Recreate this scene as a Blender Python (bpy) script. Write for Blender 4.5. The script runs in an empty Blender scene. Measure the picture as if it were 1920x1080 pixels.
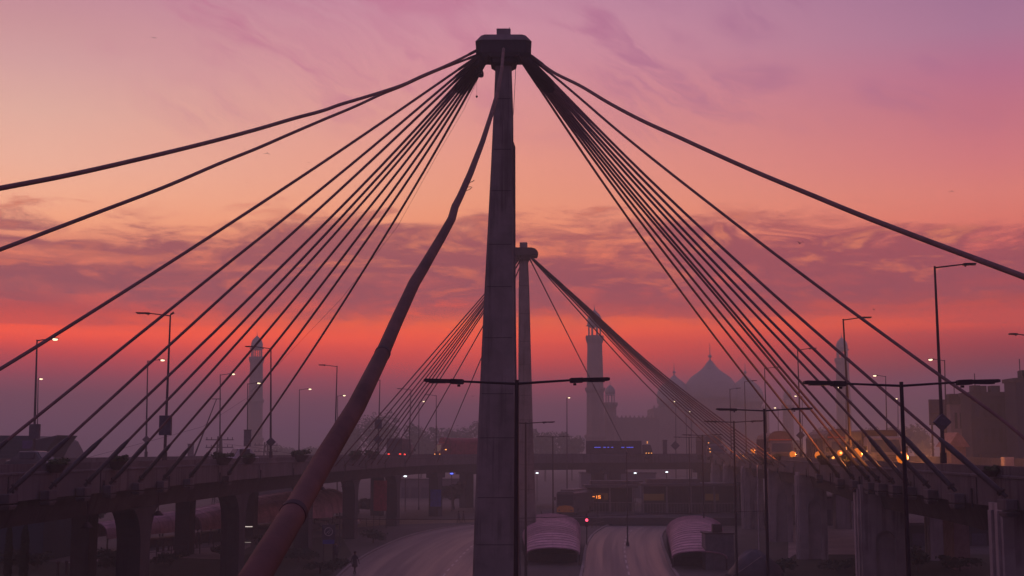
import bpy, bmesh, math, random
from mathutils import Vector, Matrix
R = math.radians
S = bpy.context.scene
COL = S.collection
rnd = random.Random(7)

# ------------------------------------------------------------------ camera
F = 2490.0; TILT = math.atan(305.0 / F); EYE = 10.5
cam = bpy.data.objects.new('camera', bpy.data.cameras.new('camera'))
COL.objects.link(cam); S.camera = cam
cam.location = (0, 0, EYE); cam.rotation_euler = (R(90) + TILT, 0, 0)
cam.data.sensor_width = 36; cam.data.lens = 36 * F / 1920
cam.data.clip_start = 0.2; cam.data.clip_end = 6000

# ------------------------------------------------------------------ world
W = bpy.data.worlds.new('World'); S.world = W; W.use_nodes = True
wt = W.node_tree; wt.nodes.clear()
def s2l(c):
    c = c / 255.0
    return c / 12.92 if c <= .04045 else ((c + .055) / 1.055) ** 2.4
def col(r, g, b, a=1): return (s2l(r), s2l(g), s2l(b), a)
class NT:
    def __init__(s, t): s.t = t
    def n(s, typ, **kw):
        x = s.t.nodes.new(typ)
        for k, v in kw.items(): setattr(x, k, v)
        return x
    def l(s, a, b): s.t.links.new(a, b)
    def setin(s, i, v):
        if isinstance(v, bpy.types.NodeSocket): s.l(v, i)
        else: i.default_value = v
    def m(s, op, a, b=None, c=None, clamp=False):
        x = s.n('ShaderNodeMath', operation=op, use_clamp=clamp)
        s.setin(x.inputs[0], a)
        if b is not None: s.setin(x.inputs[1], b)
        if c is not None: s.setin(x.inputs[2], c)
        return x.outputs[0]
    def rng(s, v, a, b, c=0., d=1., t='SMOOTHSTEP'):
        x = s.n('ShaderNodeMapRange', interpolation_type=t)
        s.setin(x.inputs[0], v); x.inputs[1].default_value = a; x.inputs[2].default_value = b
        x.inputs[3].default_value = c; x.inputs[4].default_value = d
        return x.outputs[0]
    def mix(s, f, a, b, mode='MIX'):
        x = s.n('ShaderNodeMix', data_type='RGBA', blend_type=mode)
        s.setin(x.inputs[0], f); s.setin(x.inputs[6], a); s.setin(x.inputs[7], b)
        return x.outputs[2]
    def noise(s, vec, scale, detail=4, rough=.5, dist=0.):
        x = s.n('ShaderNodeTexNoise')
        s.l(vec, x.inputs['Vector']); x.inputs['Scale'].default_value = scale
        x.inputs['Detail'].default_value = detail; x.inputs['Roughness'].default_value = rough
        x.inputs['Distortion'].default_value = dist
        return x.outputs[0]
    def comb(s, x, y, z):
        c = s.n('ShaderNodeCombineXYZ')
        for i, v in enumerate((x, y, z)): s.setin(c.inputs[i], v)
        return c.outputs[0]
    def ramp(s, f, stops):
        x = s.n('ShaderNodeValToRGB'); e = x.color_ramp.elements
        while len(e) < len(stops): e.new(.5)
        for i, (p, c) in enumerate(stops): e[i].position = p; e[i].color = c
        s.l(f, x.inputs[0]); return x.outputs[0]
w = NT(wt)
tc = w.n('ShaderNodeTexCoord').outputs['Generated']
sp = w.n('ShaderNodeSeparateXYZ'); w.l(tc, sp.inputs[0])
el = w.m('MULTIPLY', w.m('ARCSINE', sp.outputs[2]), 180 / math.pi)            # elevation, degrees
az = w.m('MULTIPLY', w.m('ARCTAN2', sp.outputs[0], sp.outputs[1]), 180 / math.pi)  # 0 ahead, + right
def el_of(y, x=960):
    a_, b_ = (x - 960.0), 540.0 - y
    d = (a_, F * math.cos(TILT) - b_ * math.sin(TILT), F * math.sin(TILT) + b_ * math.cos(TILT))
    return math.degrees(math.asin(d[2] / math.sqrt(sum(c * c for c in d))))
elf = w.m('DIVIDE', w.m('ADD', el, 2), 92.0, clamp=True)
SIG, HTOP, YFAR = .00126, 72.0, 1175.0
# measured in-scatter of the haze by elevation (deg): the sky behind it is set so that sky + haze gives the seen colour
IN = [(-1, (.118, .059, .089)), (2.3, (.118, .059, .089)), (3.8, (.110, .056, .082)), (4.7, (.099, .050, .072)), (5.6, (.091, .045, .065)), (6.5, (.083, .041, .060)), (7.9, (.072, .037, .054)), (9.7, (.063, .032, .047)), (12.5, (.052, .026, .038)), (16, (.044, .022, .032)), (20, (.038, .019, .028))]
def inscat(e):
    if e <= IN[0][0]: return IN[0][1]
    for i in range(len(IN) - 1):
        if e <= IN[i + 1][0]:
            u = (e - IN[i][0]) / (IN[i + 1][0] - IN[i][0]); return tuple(p + (q - p) * u for p, q in zip(IN[i][1], IN[i + 1][1]))
    return IN[-1][1]
def src(e, c):
    L = YFAR if e < .5 else min(YFAR, (HTOP - EYE) / math.sin(math.radians(e)))
    T = math.exp(-SIG * L); I = inscat(e)
    return tuple(max(.004, (s2l(v) - i) / T) for v, i in zip(c, I)) + (1,)
def stops(d, x):
    out = [((el_of(y, x) + 2) / 92.0, src(el_of(y, x), c)) for y, c in d]
    return out + tail
AMB = .92
tail = [((32 + 2) / 92, tuple(AMB * v for v in col(166, 130, 170)[:3]) + (1,)), ((50 + 2) / 92, tuple(AMB * v for v in col(138, 116, 160)[:3]) + (1,)), (1.0, tuple(AMB * v for v in col(116, 106, 152)[:3]) + (1,))]
left = w.ramp(elf, stops([(850, (98, 68, 88)), (800, (103, 71, 91)), (740, (112, 72, 90)), (700, (140, 72, 88)),
    (660, (182, 77, 84)), (638, (220, 84, 78)), (618, (240, 92, 76)), (596, (226, 88, 76)), (574, (190, 86, 88)),
    (530, (196, 100, 96)), (470, (218, 124, 104)), (410, (240, 162, 130)), (360, (240, 172, 144)), (300, (234, 174, 154)),
    (200, (222, 170, 158)), (110, (210, 158, 158)), (40, (202, 148, 153)), (-60, (190, 134, 152))], 60))
mid = w.ramp(elf, stops([(850, (96, 66, 86)), (800, (102, 70, 90)), (755, (112, 72, 90)), (720, (138, 72, 88)),
    (685, (182, 77, 82)), (655, (212, 84, 79)), (625, (235, 94, 75)), (602, (232, 102, 75)), (578, (196, 88, 86)),
    (530, (204, 100, 94)), (470, (224, 126, 100)), (420, (234, 146, 116)), (370, (232, 152, 126)), (300, (230, 152, 134)),
    (200, (220, 148, 145)), (110, (212, 144, 156)), (40, (206, 144, 162)), (-60, (188, 132, 160))], 900))
right = w.ramp(elf, stops([(850, (92, 64, 84)), (770, (98, 67, 87)), (715, (105, 70, 90)), (685, (120, 69, 84)),
    (650, (146, 69, 80)), (625, (166, 73, 80)), (602, (202, 84, 78)), (582, (202, 84, 79)), (562, (172, 80, 82)),
    (520, (182, 86, 90)), (460, (206, 104, 100)), (410, (214, 118, 108)), (360, (214, 124, 117)), (290, (205, 119, 125)),
    (200, (192, 114, 131)), (130, (182, 112, 139)), (50, (170, 118, 147)), (-60, (158, 112, 146))], 1870))
azl, azr = math.degrees(math.atan(-900 / 2490)), math.degrees(math.atan(910 / 2490))
base = w.mix(w.rng(az, azl, -1.4, t='LINEAR'), left, mid)
base = w.mix(w.rng(az, -1.4, azr, t='LINEAR'), base, right)
# cloud shapes follow the direction in the sky: long flat banks low down, wisps higher up
nv = w.comb(w.m('MULTIPLY', az, .10), w.m('MULTIPLY', el, .46), 3.7)
n1 = w.noise(nv, 1.0, 7, .56, .5)
nv2 = w.comb(w.m('MULTIPLY', az, .26), w.m('MULTIPLY', el, .95), 9.1)
n2 = w.noise(nv2, 1.0, 6, .6, .8)
n6 = w.noise(w.comb(w.m('MULTIPLY', az, .9), w.m('MULTIPLY', el, 3.2), 4.4), 1.0, 5, .6, .6)
nn0 = w.m('ADD', w.m('MULTIPLY', n1, .65), w.m('MULTIPLY', n2, .35))
nn = w.m('ADD', w.m('MULTIPLY', nn0, .9), w.m('MULTIPLY', n6, .1))
# upper edge of the bank wanders
edge = w.m('ADD', w.m('ADD', el, w.m('MULTIPLY', w.m('SUBTRACT', n1, .5), -5.0)), w.m('MULTIPLY', w.m('SUBTRACT', n2, .5), -4.5))
band = w.m('MULTIPLY', w.rng(edge, 10.1, 8.7), w.rng(edge, 5.2, 7.0))
bank = w.m('MULTIPLY', band, w.rng(nn, .36, .50))
c_dark = w.mix(w.rng(az, -15, 20), src(8.8, (150, 86, 98)), src(8.8, (150, 80, 94)))
s1 = w.mix(w.m('MULTIPLY', bank, .9), base, c_dark)
glow = w.m('MULTIPLY', band, w.rng(w.m('ADD', w.m('MULTIPLY', n2, .8), w.m('MULTIPLY', n6, .2)), .51, .66))
s2 = w.mix(w.m('MULTIPLY', glow, .55), s1, w.mix(w.rng(el, 6.0, 9.5), src(7.5, (216, 104, 88)), src(8.8, (232, 136, 104))))
# thin streaks above the red band
st = w.comb(w.m('MULTIPLY', az, .07), w.m('MULTIPLY', el, 1.5), 1.3)
n3 = w.noise(st, 1.0, 4, .5)
s3 = w.mix(w.m('MULTIPLY', w.m('MULTIPLY', w.rng(n3, .50, .66), w.m('MULTIPLY', w.rng(el, 7.6, 6.6), w.rng(el, 4.2, 5.2))), .45), s2, src(6.5, (172, 80, 86)))
# high diagonal wisps
wob = w.m('MULTIPLY', w.m('SUBTRACT', w.noise(w.comb(w.m('MULTIPLY', az, .16), w.m('MULTIPLY', el, .22), 2.2), 1.0, 4, .6), .5), 6.0)
dgx = w.m('ADD', w.m('ADD', az, w.m('MULTIPLY', el, 1.7)), wob); dgy = w.m('SUBTRACT', el, w.m('MULTIPLY', az, .5))
n4 = w.noise(w.comb(w.m('MULTIPLY', dgx, .24), w.m('MULTIPLY', dgy, .12), 5.5), 1.0, 7, .62, 1.3)
n5 = w.noise(w.comb(w.m('MULTIPLY', az, .1), w.m('MULTIPLY', el, .16), 8.5), 1.0, 3, .5)
hm = w.m('MULTIPLY', w.rng(el, 12.2, 15.5), w.rng(n5, .42, .58))
s4 = w.mix(w.m('MULTIPLY', w.m('MULTIPLY', hm, w.rng(n4, .43, .70)), .72), s3, w.mix(w.rng(az, -5, 12), src(16, (188, 112, 142)), src(16, (160, 102, 138))))
# the sky behind the camera is the darker, bluer side before sunrise
back = w.rng(w.m('ABSOLUTE', az), 30, 120)
s5 = w.mix(w.m('MULTIPLY', back, .75), s4, col(98, 84, 132))
bg = w.n('ShaderNodeBackground'); skycol = s5; w.l(s5, bg.inputs[0]); bg.inputs[1].default_value = 1.0
wo = w.n('ShaderNodeOutputWorld'); w.l(bg.outputs[0], wo.inputs[0])
W.cycles.sampling_method = 'AUTOMATIC'

S.view_settings.view_transform = 'Standard'; S.view_settings.look = 'None'
S.view_settings.exposure = 0.0; S.view_settings.gamma = 1.0
S.render.engine = 'CYCLES'
S.cycles.use_denoising = True
S.cycles.max_bounces = 5; S.cycles.volume_bounces = 1; S.cycles.diffuse_bounces = 2; S.cycles.glossy_bounces = 2
S.cycles.sample_clamp_indirect = 2.0

# ------------------------------------------------------------------ helpers
def at(x, y, Y):
    a, b = x - 960.0, 540.0 - y
    d = Vector((a, F * math.cos(TILT) - b * math.sin(TILT), F * math.sin(TILT) + b * math.cos(TILT)))
    return Vector((0, 0, EYE)) + d * (Y / d.y)
def ground_at(x, y, z=0.0):
    p = at(x, y, 1.0) - Vector((0, 0, EYE))
    return Vector((0, 0, EYE)) + p * ((z - EYE) / p.z)
def proj(P):
    v = Vector(P) - Vector((0, 0, EYE))
    dep = v.y * math.cos(TILT) + v.z * math.sin(TILT)
    up = -v.y * math.sin(TILT) + v.z * math.cos(TILT)
    return 960 + F * v.x / dep, 540 - F * up / dep, dep

class MB:
    def __init__(s): s.v = []; s.f = []
    def add(s, vs, fs):
        o = len(s.v); s.v += [tuple(v) for v in vs]; s.f += [tuple(i + o for i in f) for f in fs]; return s
    def box(s, c, d, rz=0.0, taper=1.0):
        cx, cy, cz = c; hx, hy, hz = d[0] / 2, d[1] / 2, d[2] / 2
        ca, sa = math.cos(rz), math.sin(rz); vs = []
        for z, k in ((-hz, 1.0), (hz, taper)):
            for x, y in ((-hx, -hy), (hx, -hy), (hx, hy), (-hx, hy)):
                x2, y2 = x * k, y * k
                vs.append((cx + x2 * ca - y2 * sa, cy + x2 * sa + y2 * ca, cz + z))
        return s.add(vs, [(3, 2, 1, 0), (4, 5, 6, 7), (0, 1, 5, 4), (1, 2, 6, 5), (2, 3, 7, 6), (3, 0, 4, 7)])
    def b2(s, a, b):
        return s.box([(a[i] + b[i]) / 2 for i in range(3)], [abs(b[i] - a[i]) for i in range(3)])
    def loft(s, rings, closed=True, caps=True):
        n = len(rings[0]); vs = [v for r in rings for v in r]; fs = []
        for i in range(len(rings) - 1):
            for j in range(n if closed else n - 1):
                k = (j + 1) % n
                fs.append((i * n + j, i * n + k, (i + 1) * n + k, (i + 1) * n + j))
        if caps:
            fs.append(tuple(reversed(range(n)))); fs.append(tuple((len(rings) - 1) * n + j for j in range(n)))
        return s.add(vs, fs)
    def tube(s, pts, r, seg=8, caps=True):
        pts = [Vector(p) for p in pts]; rs = r if isinstance(r, (list, tuple)) else [r] * len(pts)
        rings = []; up = Vector((0, 0, 1))
        t0 = (pts[1] - pts[0]).normalized()
        if abs(t0.dot(up)) > .9: up = Vector((0, 1, 0))
        a = t0.cross(up).normalized()
        for i, p in enumerate(pts):
            t = (pts[min(i + 1, len(pts) - 1)] - pts[max(i - 1, 0)]).normalized()
            a = (a - t * a.dot(t)).normalized(); b = t.cross(a)
            rings.append([p + (a * math.cos(2 * math.pi * j / seg) + b * math.sin(2 * math.pi * j / seg)) * rs[i] for j in range(seg)])
        return s.loft(rings, True, caps)
    def lathe(s, prof, c=(0, 0, 0), seg=16, rot=0.0):
        rings = [[(c[0] + r * math.cos(rot + 2 * math.pi * j / seg), c[1] + r * math.sin(rot + 2 * math.pi * j / seg), c[2] + z) for j in range(seg)] for r, z in prof]
        return s.loft(rings)
    def prism(s, poly, z0, z1):
        return s.loft([[(x, y, z0) for x, y in poly], [(x, y, z1) for x, y in poly]])
    def ext(s, poly, axis, a, b):   # poly in the two other axes, extruded along axis
        def mk(u, v, t): return (t, u, v) if axis == 'x' else (u, t, v)
        return s.loft([[mk(u, v, a) for u, v in poly], [mk(u, v, b) for u, v in poly]])
    def build(s, name, m, parent=None, world=False, smooth=False, recalc=True, bevel=0):
        me = bpy.data.meshes.new(name)
        o = bpy.data.objects.new(name, me)
        vs = s.v
        if parent is not None and world:
            L = parent_origin(parent); vs = [(x - L.x, y - L.y, z - L.z) for x, y, z in vs]
        me.from_pydata(vs, [], s.f)
        if recalc:
            bm = bmesh.new(); bm.from_mesh(me); bmesh.ops.recalc_face_normals(bm, faces=bm.faces); bm.to_mesh(bm_target := me); bm.free()
        if smooth:
            for p in me.polygons: p.use_smooth = True
        if smooth == 'auto':
            try: me.set_sharp_from_angle(angle=R(38))
            except Exception: pass
        me.materials.append(m); COL.objects.link(o)
        if parent is not None: o.parent = parent
        if bevel:
            b = o.modifiers.new('bevel', 'BEVEL'); b.width = bevel; b.segments = 2; b.limit_method = 'ANGLE'
        return o
def parent_origin(o):
    L = Vector(o.location)
    while o.parent is not None:
        o = o.parent; L += Vector(o.location)
    return L
def tag(o, label=None, cat=None, group=None, kind=None):
    if label: o['label'] = label
    if cat: o['category'] = cat
    if group: o['group'] = group
    if kind: o['kind'] = kind
    return o
def thing(name, loc, label, cat, group=None, rz=0.0):
    o = bpy.data.objects.new(name, None); COL.objects.link(o); o.location = loc; o.rotation_euler = (0, 0, rz)
    o.empty_display_size = .3
    return tag(o, label, cat, group)
def kids(o): return [c for c in bpy.data.objects if c.parent == o]
def copy_tree(o, parent=None):
    c = o.copy(); COL.objects.link(c); c.parent = parent
    for ch in kids(o): copy_tree(ch, c)
    return c

MATS = {}
def mat(name, c, rough=.8, metal=0.0, var=.25, scale=2.0, bump=0.0, spec=.3, c2=None, streak=0.0):
    if name in MATS: return MATS[name]
    m = bpy.data.materials.new(name); m.use_nodes = True; t = NT(m.node_tree); b = m.node_tree.nodes['Principled BSDF']
    co = t.n('ShaderNodeTexCoord').outputs['Object']
    n = t.noise(co, scale, 5, .6)
    lo = tuple(x * (1 - var) for x in c) + (1,); hi = c2 + (1,) if c2 else tuple(min(1, x * (1 + var)) for x in c) + (1,)
    bc = t.ramp(n, [(.32, lo), (.68, hi)])
    if streak:
        mp = t.n('ShaderNodeMapping'); mp.inputs['Scale'].default_value = (2.2, 2.2, .10); t.l(co, mp.inputs[0])
        sn = t.noise(mp.outputs[0], 1.0, 5, .65); bl = t.noise(co, .35, 3, .5)
        bc = t.mix(t.m('MULTIPLY', t.m('MULTIPLY', t.rng(sn, .48, .62), t.rng(bl, .38, .6)), streak), bc, (c[0] * .3, c[1] * .28, c[2] * .3, 1))
    t.l(bc, b.inputs['Base Color'])
    b.inputs['Roughness'].default_value = rough; b.inputs['Metallic'].default_value = metal
    b.inputs['Specular IOR Level'].default_value = spec
    if bump:
        bp = t.n('ShaderNodeBump'); bp.inputs['Strength'].default_value = bump; bp.inputs['Distance'].default_value = .05
        t.l(t.noise(co, scale * 6, 4, .6), bp.inputs['Height']); t.l(bp.outputs[0], b.inputs['Normal'])
    MATS[name] = m; return m
def emit(name, c, s):
    if name in MATS: return MATS[name]
    m = bpy.data.materials.new(name); m.use_nodes = True; b = m.node_tree.nodes['Principled BSDF']
    b.inputs['Base Color'].default_value = tuple(v * .12 for v in c) + (1,)
    b.inputs['Emission Color'].default_value = c + (1,); b.inputs['Emission Strength'].default_value = s
    m.cycles.emission_sampling = 'NONE' if s < 1 else 'AUTO'
    MATS[name] = m; return m

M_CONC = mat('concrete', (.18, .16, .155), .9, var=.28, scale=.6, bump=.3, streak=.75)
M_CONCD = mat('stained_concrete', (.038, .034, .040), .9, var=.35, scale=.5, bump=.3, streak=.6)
M_FASC = mat('painted_concrete', (.095, .085, .092), .85, var=.3, scale=.35, bump=.2, streak=.7)
M_CABLE = mat('cable_sheath', (.15, .082, .080), .65, var=.25, scale=1.2)
M_STAY = mat('stay_pipe', (.090, .043, .034), .75, var=.45, scale=1.1, bump=.15)
M_RUST = mat('dark_iron', (.045, .03, .03), .7, var=.3, scale=3)
M_POLE = mat('pole_steel', (.035, .025, .028), .6, var=.2, scale=3, metal=.2)
M_POLEG = mat('galvanised_pole', (.055, .048, .055), .55, var=.2, scale=3, metal=.3)
M_ASPH = mat('asphalt_deck', (.05, .045, .047), .8, var=.3, scale=.8)
M_LEAF = mat('leaf', (.045, .07, .03), .8, var=.4, scale=5, c2=(.07, .10, .04))
M_LEAFD = mat('leaf_dark', (.03, .045, .025), .85, var=.4, scale=5)
M_BARK = mat('bark', (.06, .045, .035), .9, var=.3, scale=4)
M_GLASS = mat('dark_glass', (.02, .02, .03), .12, var=.1, scale=1, spec=.6)
M_TYRE = mat('tyre', (.02, .02, .02), .85, var=.1)
M_STONE = mat('mosque_stone', (.26, .19, .15), .9, var=.15, scale=.15)
M_MARB = mat('mosque_marble', (.33, .32, .28), .7, var=.1, scale=.2)

def catmull(pts, step=3.0):
    pts = [Vector(p) for p in pts]; out = []
    P = [pts[0] * 2 - pts[1]] + pts + [pts[-1] * 2 - pts[-2]]
    for i in range(1, len(P) - 2):
        n = max(1, int((P[i + 1] - P[i]).length / step))
        for k in range(n):
            t = k / n
            out.append(.5 * ((2 * P[i]) + (-P[i - 1] + P[i + 1]) * t + (2 * P[i - 1] - 5 * P[i] + 4 * P[i + 1] - P[i + 2]) * t * t
                       + (-P[i - 1] + 3 * P[i] - 3 * P[i + 1] + P[i + 2]) * t ** 3))
    out.append(pts[-1]); return out
def offset(path, d, side):
    out = []
    for i, p in enumerate(path):
        t = (path[min(i + 1, len(path) - 1)] - path[max(i - 1, 0)]).normalized()
        out.append(Vector((p.x - t.y * d * side, p.y + t.x * d * side)))
    return out
def sweep(mb, path, side, prof):
    rings = []
    for i, p in enumerate(path):
        t = (path[min(i + 1, len(path) - 1)] - path[max(i - 1, 0)]).normalized()
        rings.append([(p.x - t.y * o * side, p.y + t.x * o * side, z) for o, z in prof])
    mb.loft(rings)
    return mb

# ------------------------------------------------------------------ ground, roads
gm = bpy.data.materials.new('ground_earth'); gm.use_nodes = True; g = NT(gm.node_tree); gb = gm.node_tree.nodes['Principled BSDF']
gc = g.n('ShaderNodeTexCoord').outputs['Object']
gn = g.noise(gc, .05, 6, .6); gn2 = g.noise(gc, .6, 5, .65)
g.l(g.mix(.35, g.ramp(gn, [(.36, (.030, .032, .022, 1)), (.5, (.060, .050, .042, 1)), (.66, (.10, .082, .07, 1))]), g.ramp(gn2, [(.3, (.02, .02, .015, 1)), (.7, (.09, .08, .07, 1))])), gb.inputs['Base Color'])
gb.inputs['Roughness'].default_value = .95
mb = MB(); N = 24
E = 640
for i in range(N + 1):
    for j in range(N + 1): mb.v.append((-E + 2 * E * i / N, -40 + 1200 * j / N, 0))
for i in range(N):
    for j in range(N): mb.f.append((i * (N + 1) + j, (i + 1) * (N + 1) + j, (i + 1) * (N + 1) + j + 1, i * (N + 1) + j + 1))
tag(mb.build('ground', gm, recalc=False), kind='structure')

rm = bpy.data.materials.new('worn_wet_asphalt'); rm.use_nodes = True; g = NT(rm.node_tree); gb = rm.node_tree.nodes['Principled BSDF']
gc = g.n('ShaderNodeTexCoord').outputs['Object']
mp = g.n('ShaderNodeMapping'); mp.inputs['Scale'].default_value = (6, 1.4, 1); g.l(g.n('ShaderNodeTexCoord').outputs['UV'], mp.inputs[0])
tr = g.noise(mp.outputs[0], 1.0, 4, .55); fine = g.noise(gc, 1.6, 6, .7)
g.l(g.mix(.4, g.ramp(tr, [(.3, (.045, .043, .049, 1)), (.7, (.062, .060, .069, 1))]), g.ramp(fine, [(.3, (.03, .027, .03, 1)), (.75, (.085, .078, .084, 1))])), gb.inputs['Base Color'])
g.l(g.rng(tr, .36, .64, .60, .42), gb.inputs['Roughness'])
M_ROAD = rm
def fill(name, pts, z, m, kind='structure', smooth=True, **kw):
    P = [ground_at(x, y) for x, y in pts] if not kw.get('world') else [Vector((x, y, 0)) for x, y in pts]
    P2 = [Vector((p.x, p.y)) for p in P]
    bm = bmesh.new(); vs = [bm.verts.new((p.x, p.y, z)) for p in P2]; bm.faces.new(vs)
    bmesh.ops.triangulate(bm, faces=bm.faces); bmesh.ops.recalc_face_normals(bm, faces=bm.faces)
    if sum(f.normal.z for f in bm.faces) < 0: bmesh.ops.reverse_faces(bm, faces=bm.faces)
    me = bpy.data.meshes.new(name); bm.to_mesh(me); bm.free(); me.materials.append(m)
    o = bpy.data.objects.new(name, me); COL.objects.link(o)
    return tag(o, kind=kind)
def strip(name, pathL, pathR, z, m):
    a = catmull([Vector(ground_at(*p)[:2]) for p in pathL], 4); b = catmull([Vector(ground_at(*p)[:2]) for p in pathR], 4)
    n = 60
    def rs(p):
        L = [0]
        for i in range(1, len(p)): L.append(L[-1] + (p[i] - p[i - 1]).length)
        out = []
        for k in range(n + 1):
            t = L[-1] * k / n; i = 0
            while i < len(p) - 2 and L[i + 1] < t: i += 1
            u = (t - L[i]) / max(1e-6, L[i + 1] - L[i]); out.append(p[i].lerp(p[i + 1], min(1, u)))
        return out
    A, B = rs(a), rs(b); mb = MB()
    for k in range(n + 1): mb.v += [(A[k].x, A[k].y, z), (B[k].x, B[k].y, z)]
    for k in range(n): mb.f.append((2 * k, 2 * k + 1, 2 * k + 3, 2 * k + 2))
    o = mb.build(name, m)
    uv = o.data.uv_layers.new(name='road')
    for p in o.data.polygons:
        for li in p.loop_indices:
            vi = o.data.loops[li].vertex_index; uv.data[li].uv = (vi % 2, (vi // 2) / n)
    if o.data.polygons[0].normal.z < 0: o.data.flip_normals()
    return tag(o, kind='structure'), A, B
roadA, aL, aR = strip('road', [(470, 1500), (610, 1120), (672, 1052), (755, 1010), (820, 993), (890, 984), (985, 978)],
                      [(900, 1500), (915, 1120), (940, 1060), (955, 1030), (975, 1010), (1000, 1000), (1010, 996)], .012, M_ROAD)
roadB, bL, bR = strip('road', [(1060, 1500), (1086, 1120), (1096, 1060), (1103, 1020), (1122, 996), (1160, 980), (1235, 968), (1330, 962)],
                      [(1330, 1500), (1285, 1120), (1255, 1060), (1240, 1020), (1240, 1000), (1262, 985), (1310, 976), (1360, 970)], .012, M_ROAD)
M_KERB = mat('kerb_stone', (.24, .21, .19), .9, var=.3, scale=2)
def kerb(path, side):
    return tag(sweep(MB(), path, side, [(0, -.02), (0, .14), (.25, .14), (.25, -.02)]).build('kerb', M_KERB), kind='structure')
kerb(aL, 1); kerb(bL, 1); kerb(bR, -1); kerb(aR, -1)
M_PAVE = mat('pavement_dust', (.20, .16, .145), .95, var=.3, scale=.5)
M_LINE = mat('worn_white_paint', (.42, .40, .38), .8, var=.45, scale=4)
def dash(name, A, B, t, k0, k1, wd=.16):
    mb = MB()
    for k in range(k0, k1):
        if k % 2: continue
        p, q = A[k].lerp(B[k], t), A[k + 1].lerp(B[k + 1], t)
        n = (q - p).normalized(); n = Vector((-n.y, n.x)) * wd / 2
        i = len(mb.v); mb.v += [(p.x - n.x, p.y - n.y, .018), (p.x + n.x, p.y + n.y, .018), (q.x + n.x, q.y + n.y, .018), (q.x - n.x, q.y - n.y, .018)]
        mb.f.append((i, i + 1, i + 2, i + 3))
    tag(mb.build(name, M_LINE), kind='structure')
dash('lane_marking', aL, aR, .68, 0, 50); dash('lane_marking', bL, bR, .5, 2, 46)
fill('pavement', [(60, 1200), (110, 1056), (250, 1040), (330, 1024), (470, 1010), (470, 1024), (400, 1060), (330, 1200)], .008, M_PAVE)
fill('pavement', [(-200, 1044), (120, 1036), (230, 1030), (240, 1033), (120, 1041), (-200, 1062)], .016, M_PAVE)
fill('verge', [(560, 985), (700, 975), (900, 973), (900, 979), (720, 984), (600, 996)], .008, mat('dry_verge', (.17, .13, .07), .95, var=.3, scale=.5))
fill('pavement', [(1440, 1300), (1478, 1040), (1478, 985), (1530, 975), (1640, 968), (1720, 975), (1640, 1060), (1600, 1300)], .008, mat('bright_road', (.34, .27, .24), .8, var=.25, scale=.3))
fill('road', [(1690, 1010), (1950, 1000), (2100, 1030), (2200, 1120), (1700, 1080)], .02, M_ASPH)

# ------------------------------------------------------------------ flyovers
LP = catmull([(-22.3, -8), (-22.2, 40), (-22, 80), (-21, 110), (-19.4, 140), (-16.8, 175), (-13, 205)], 3)
CP = catmull([(-13, 205), (-7, 226), (1.5, 242), (14, 251), (30, 255.5), (50, 259), (74, 263)], 3)
RP = catmull([(18.3, -8), (19.2, 40), (19.8, 58), (21, 70), (22.2, 90), (25.2, 110), (28, 130), (29.6, 150), (32, 190), (34.4, 225), (37, 255)], 3)
def nearest(path, s):   # point at path distance s
    L = 0
    for i in range(len(path) - 1):
        d = (path[i + 1] - path[i]).length
        if L + d >= s:
            u = (s - L) / d; t = (path[i + 1] - path[i]).normalized(); return path[i].lerp(path[i + 1], u), t
        L += d
    return path[-1], (path[-1] - path[-2]).normalized()
def at_Y(path, Y):
    for i in range(len(path) - 1):
        if path[i].y <= Y <= path[i + 1].y:
            u = (Y - path[i].y) / (path[i + 1].y - path[i].y)
            return path[i].lerp(path[i + 1], u), (path[i + 1] - path[i]).normalized()
    return path[-1], (path[-1] - path[-2]).normalized()
def at_px(path, x, z):
    best = None
    for k in range(0, 2600):
        Y = 3 + k * .1
        if Y < path[0].y or Y > path[-1].y: continue
        p, t = at_Y(path, Y)
        e = abs(proj((p.x, p.y, z))[0] - x)
        if best is None or e < best[0]: best = (e, p, t)
    return best[1], best[2]
ZT, ZF = 9.9, 8.25
def flyover(path, side, Wd, label, dz=0.0):
    o = thing('flyover', (path[len(path) // 2].x, path[len(path) // 2].y, 0), label, 'flyover', 'elevated roads round the junction')
    sweep(MB(), path, side, [(.2, 8.55 + dz), (.2, 8.88 + dz), (Wd - .2, 8.88 + dz), (Wd - .2, 8.55 + dz)]).build('deck', M_ASPH, o, True)
    for (a, b) in ((0, .32), (Wd, Wd - .32)):
        s = 1 if a == 0 else -1
        pr = [(a, ZF + dz), (a, 9.40 + dz), (a - s * .05, 9.42 + dz), (a - s * .05, 9.50 + dz), (a + s * .07, 9.54 + dz), (a + s * .07, ZT + dz), (b, ZT + dz), (b, ZF + dz)]
        sweep(MB(), path, side, pr).build('parapet', M_FASC, o, True)
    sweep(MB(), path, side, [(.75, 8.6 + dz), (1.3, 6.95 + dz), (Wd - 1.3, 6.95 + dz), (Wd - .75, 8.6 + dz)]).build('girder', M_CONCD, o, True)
    return o
WL, WR, WC = 16.5, 15.5, 15.0
FL = flyover(LP, 1, WL, 'curving concrete flyover left of the pylons, planters along its parapet')
FC = flyover(CP, 1, WC, 'far concrete flyover crossing behind both pylons with a dark truck on it', -.004)
FR = flyover(RP, -1, WR, 'concrete flyover right of the pylons carrying trucks with amber lamps', -.008)
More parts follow.
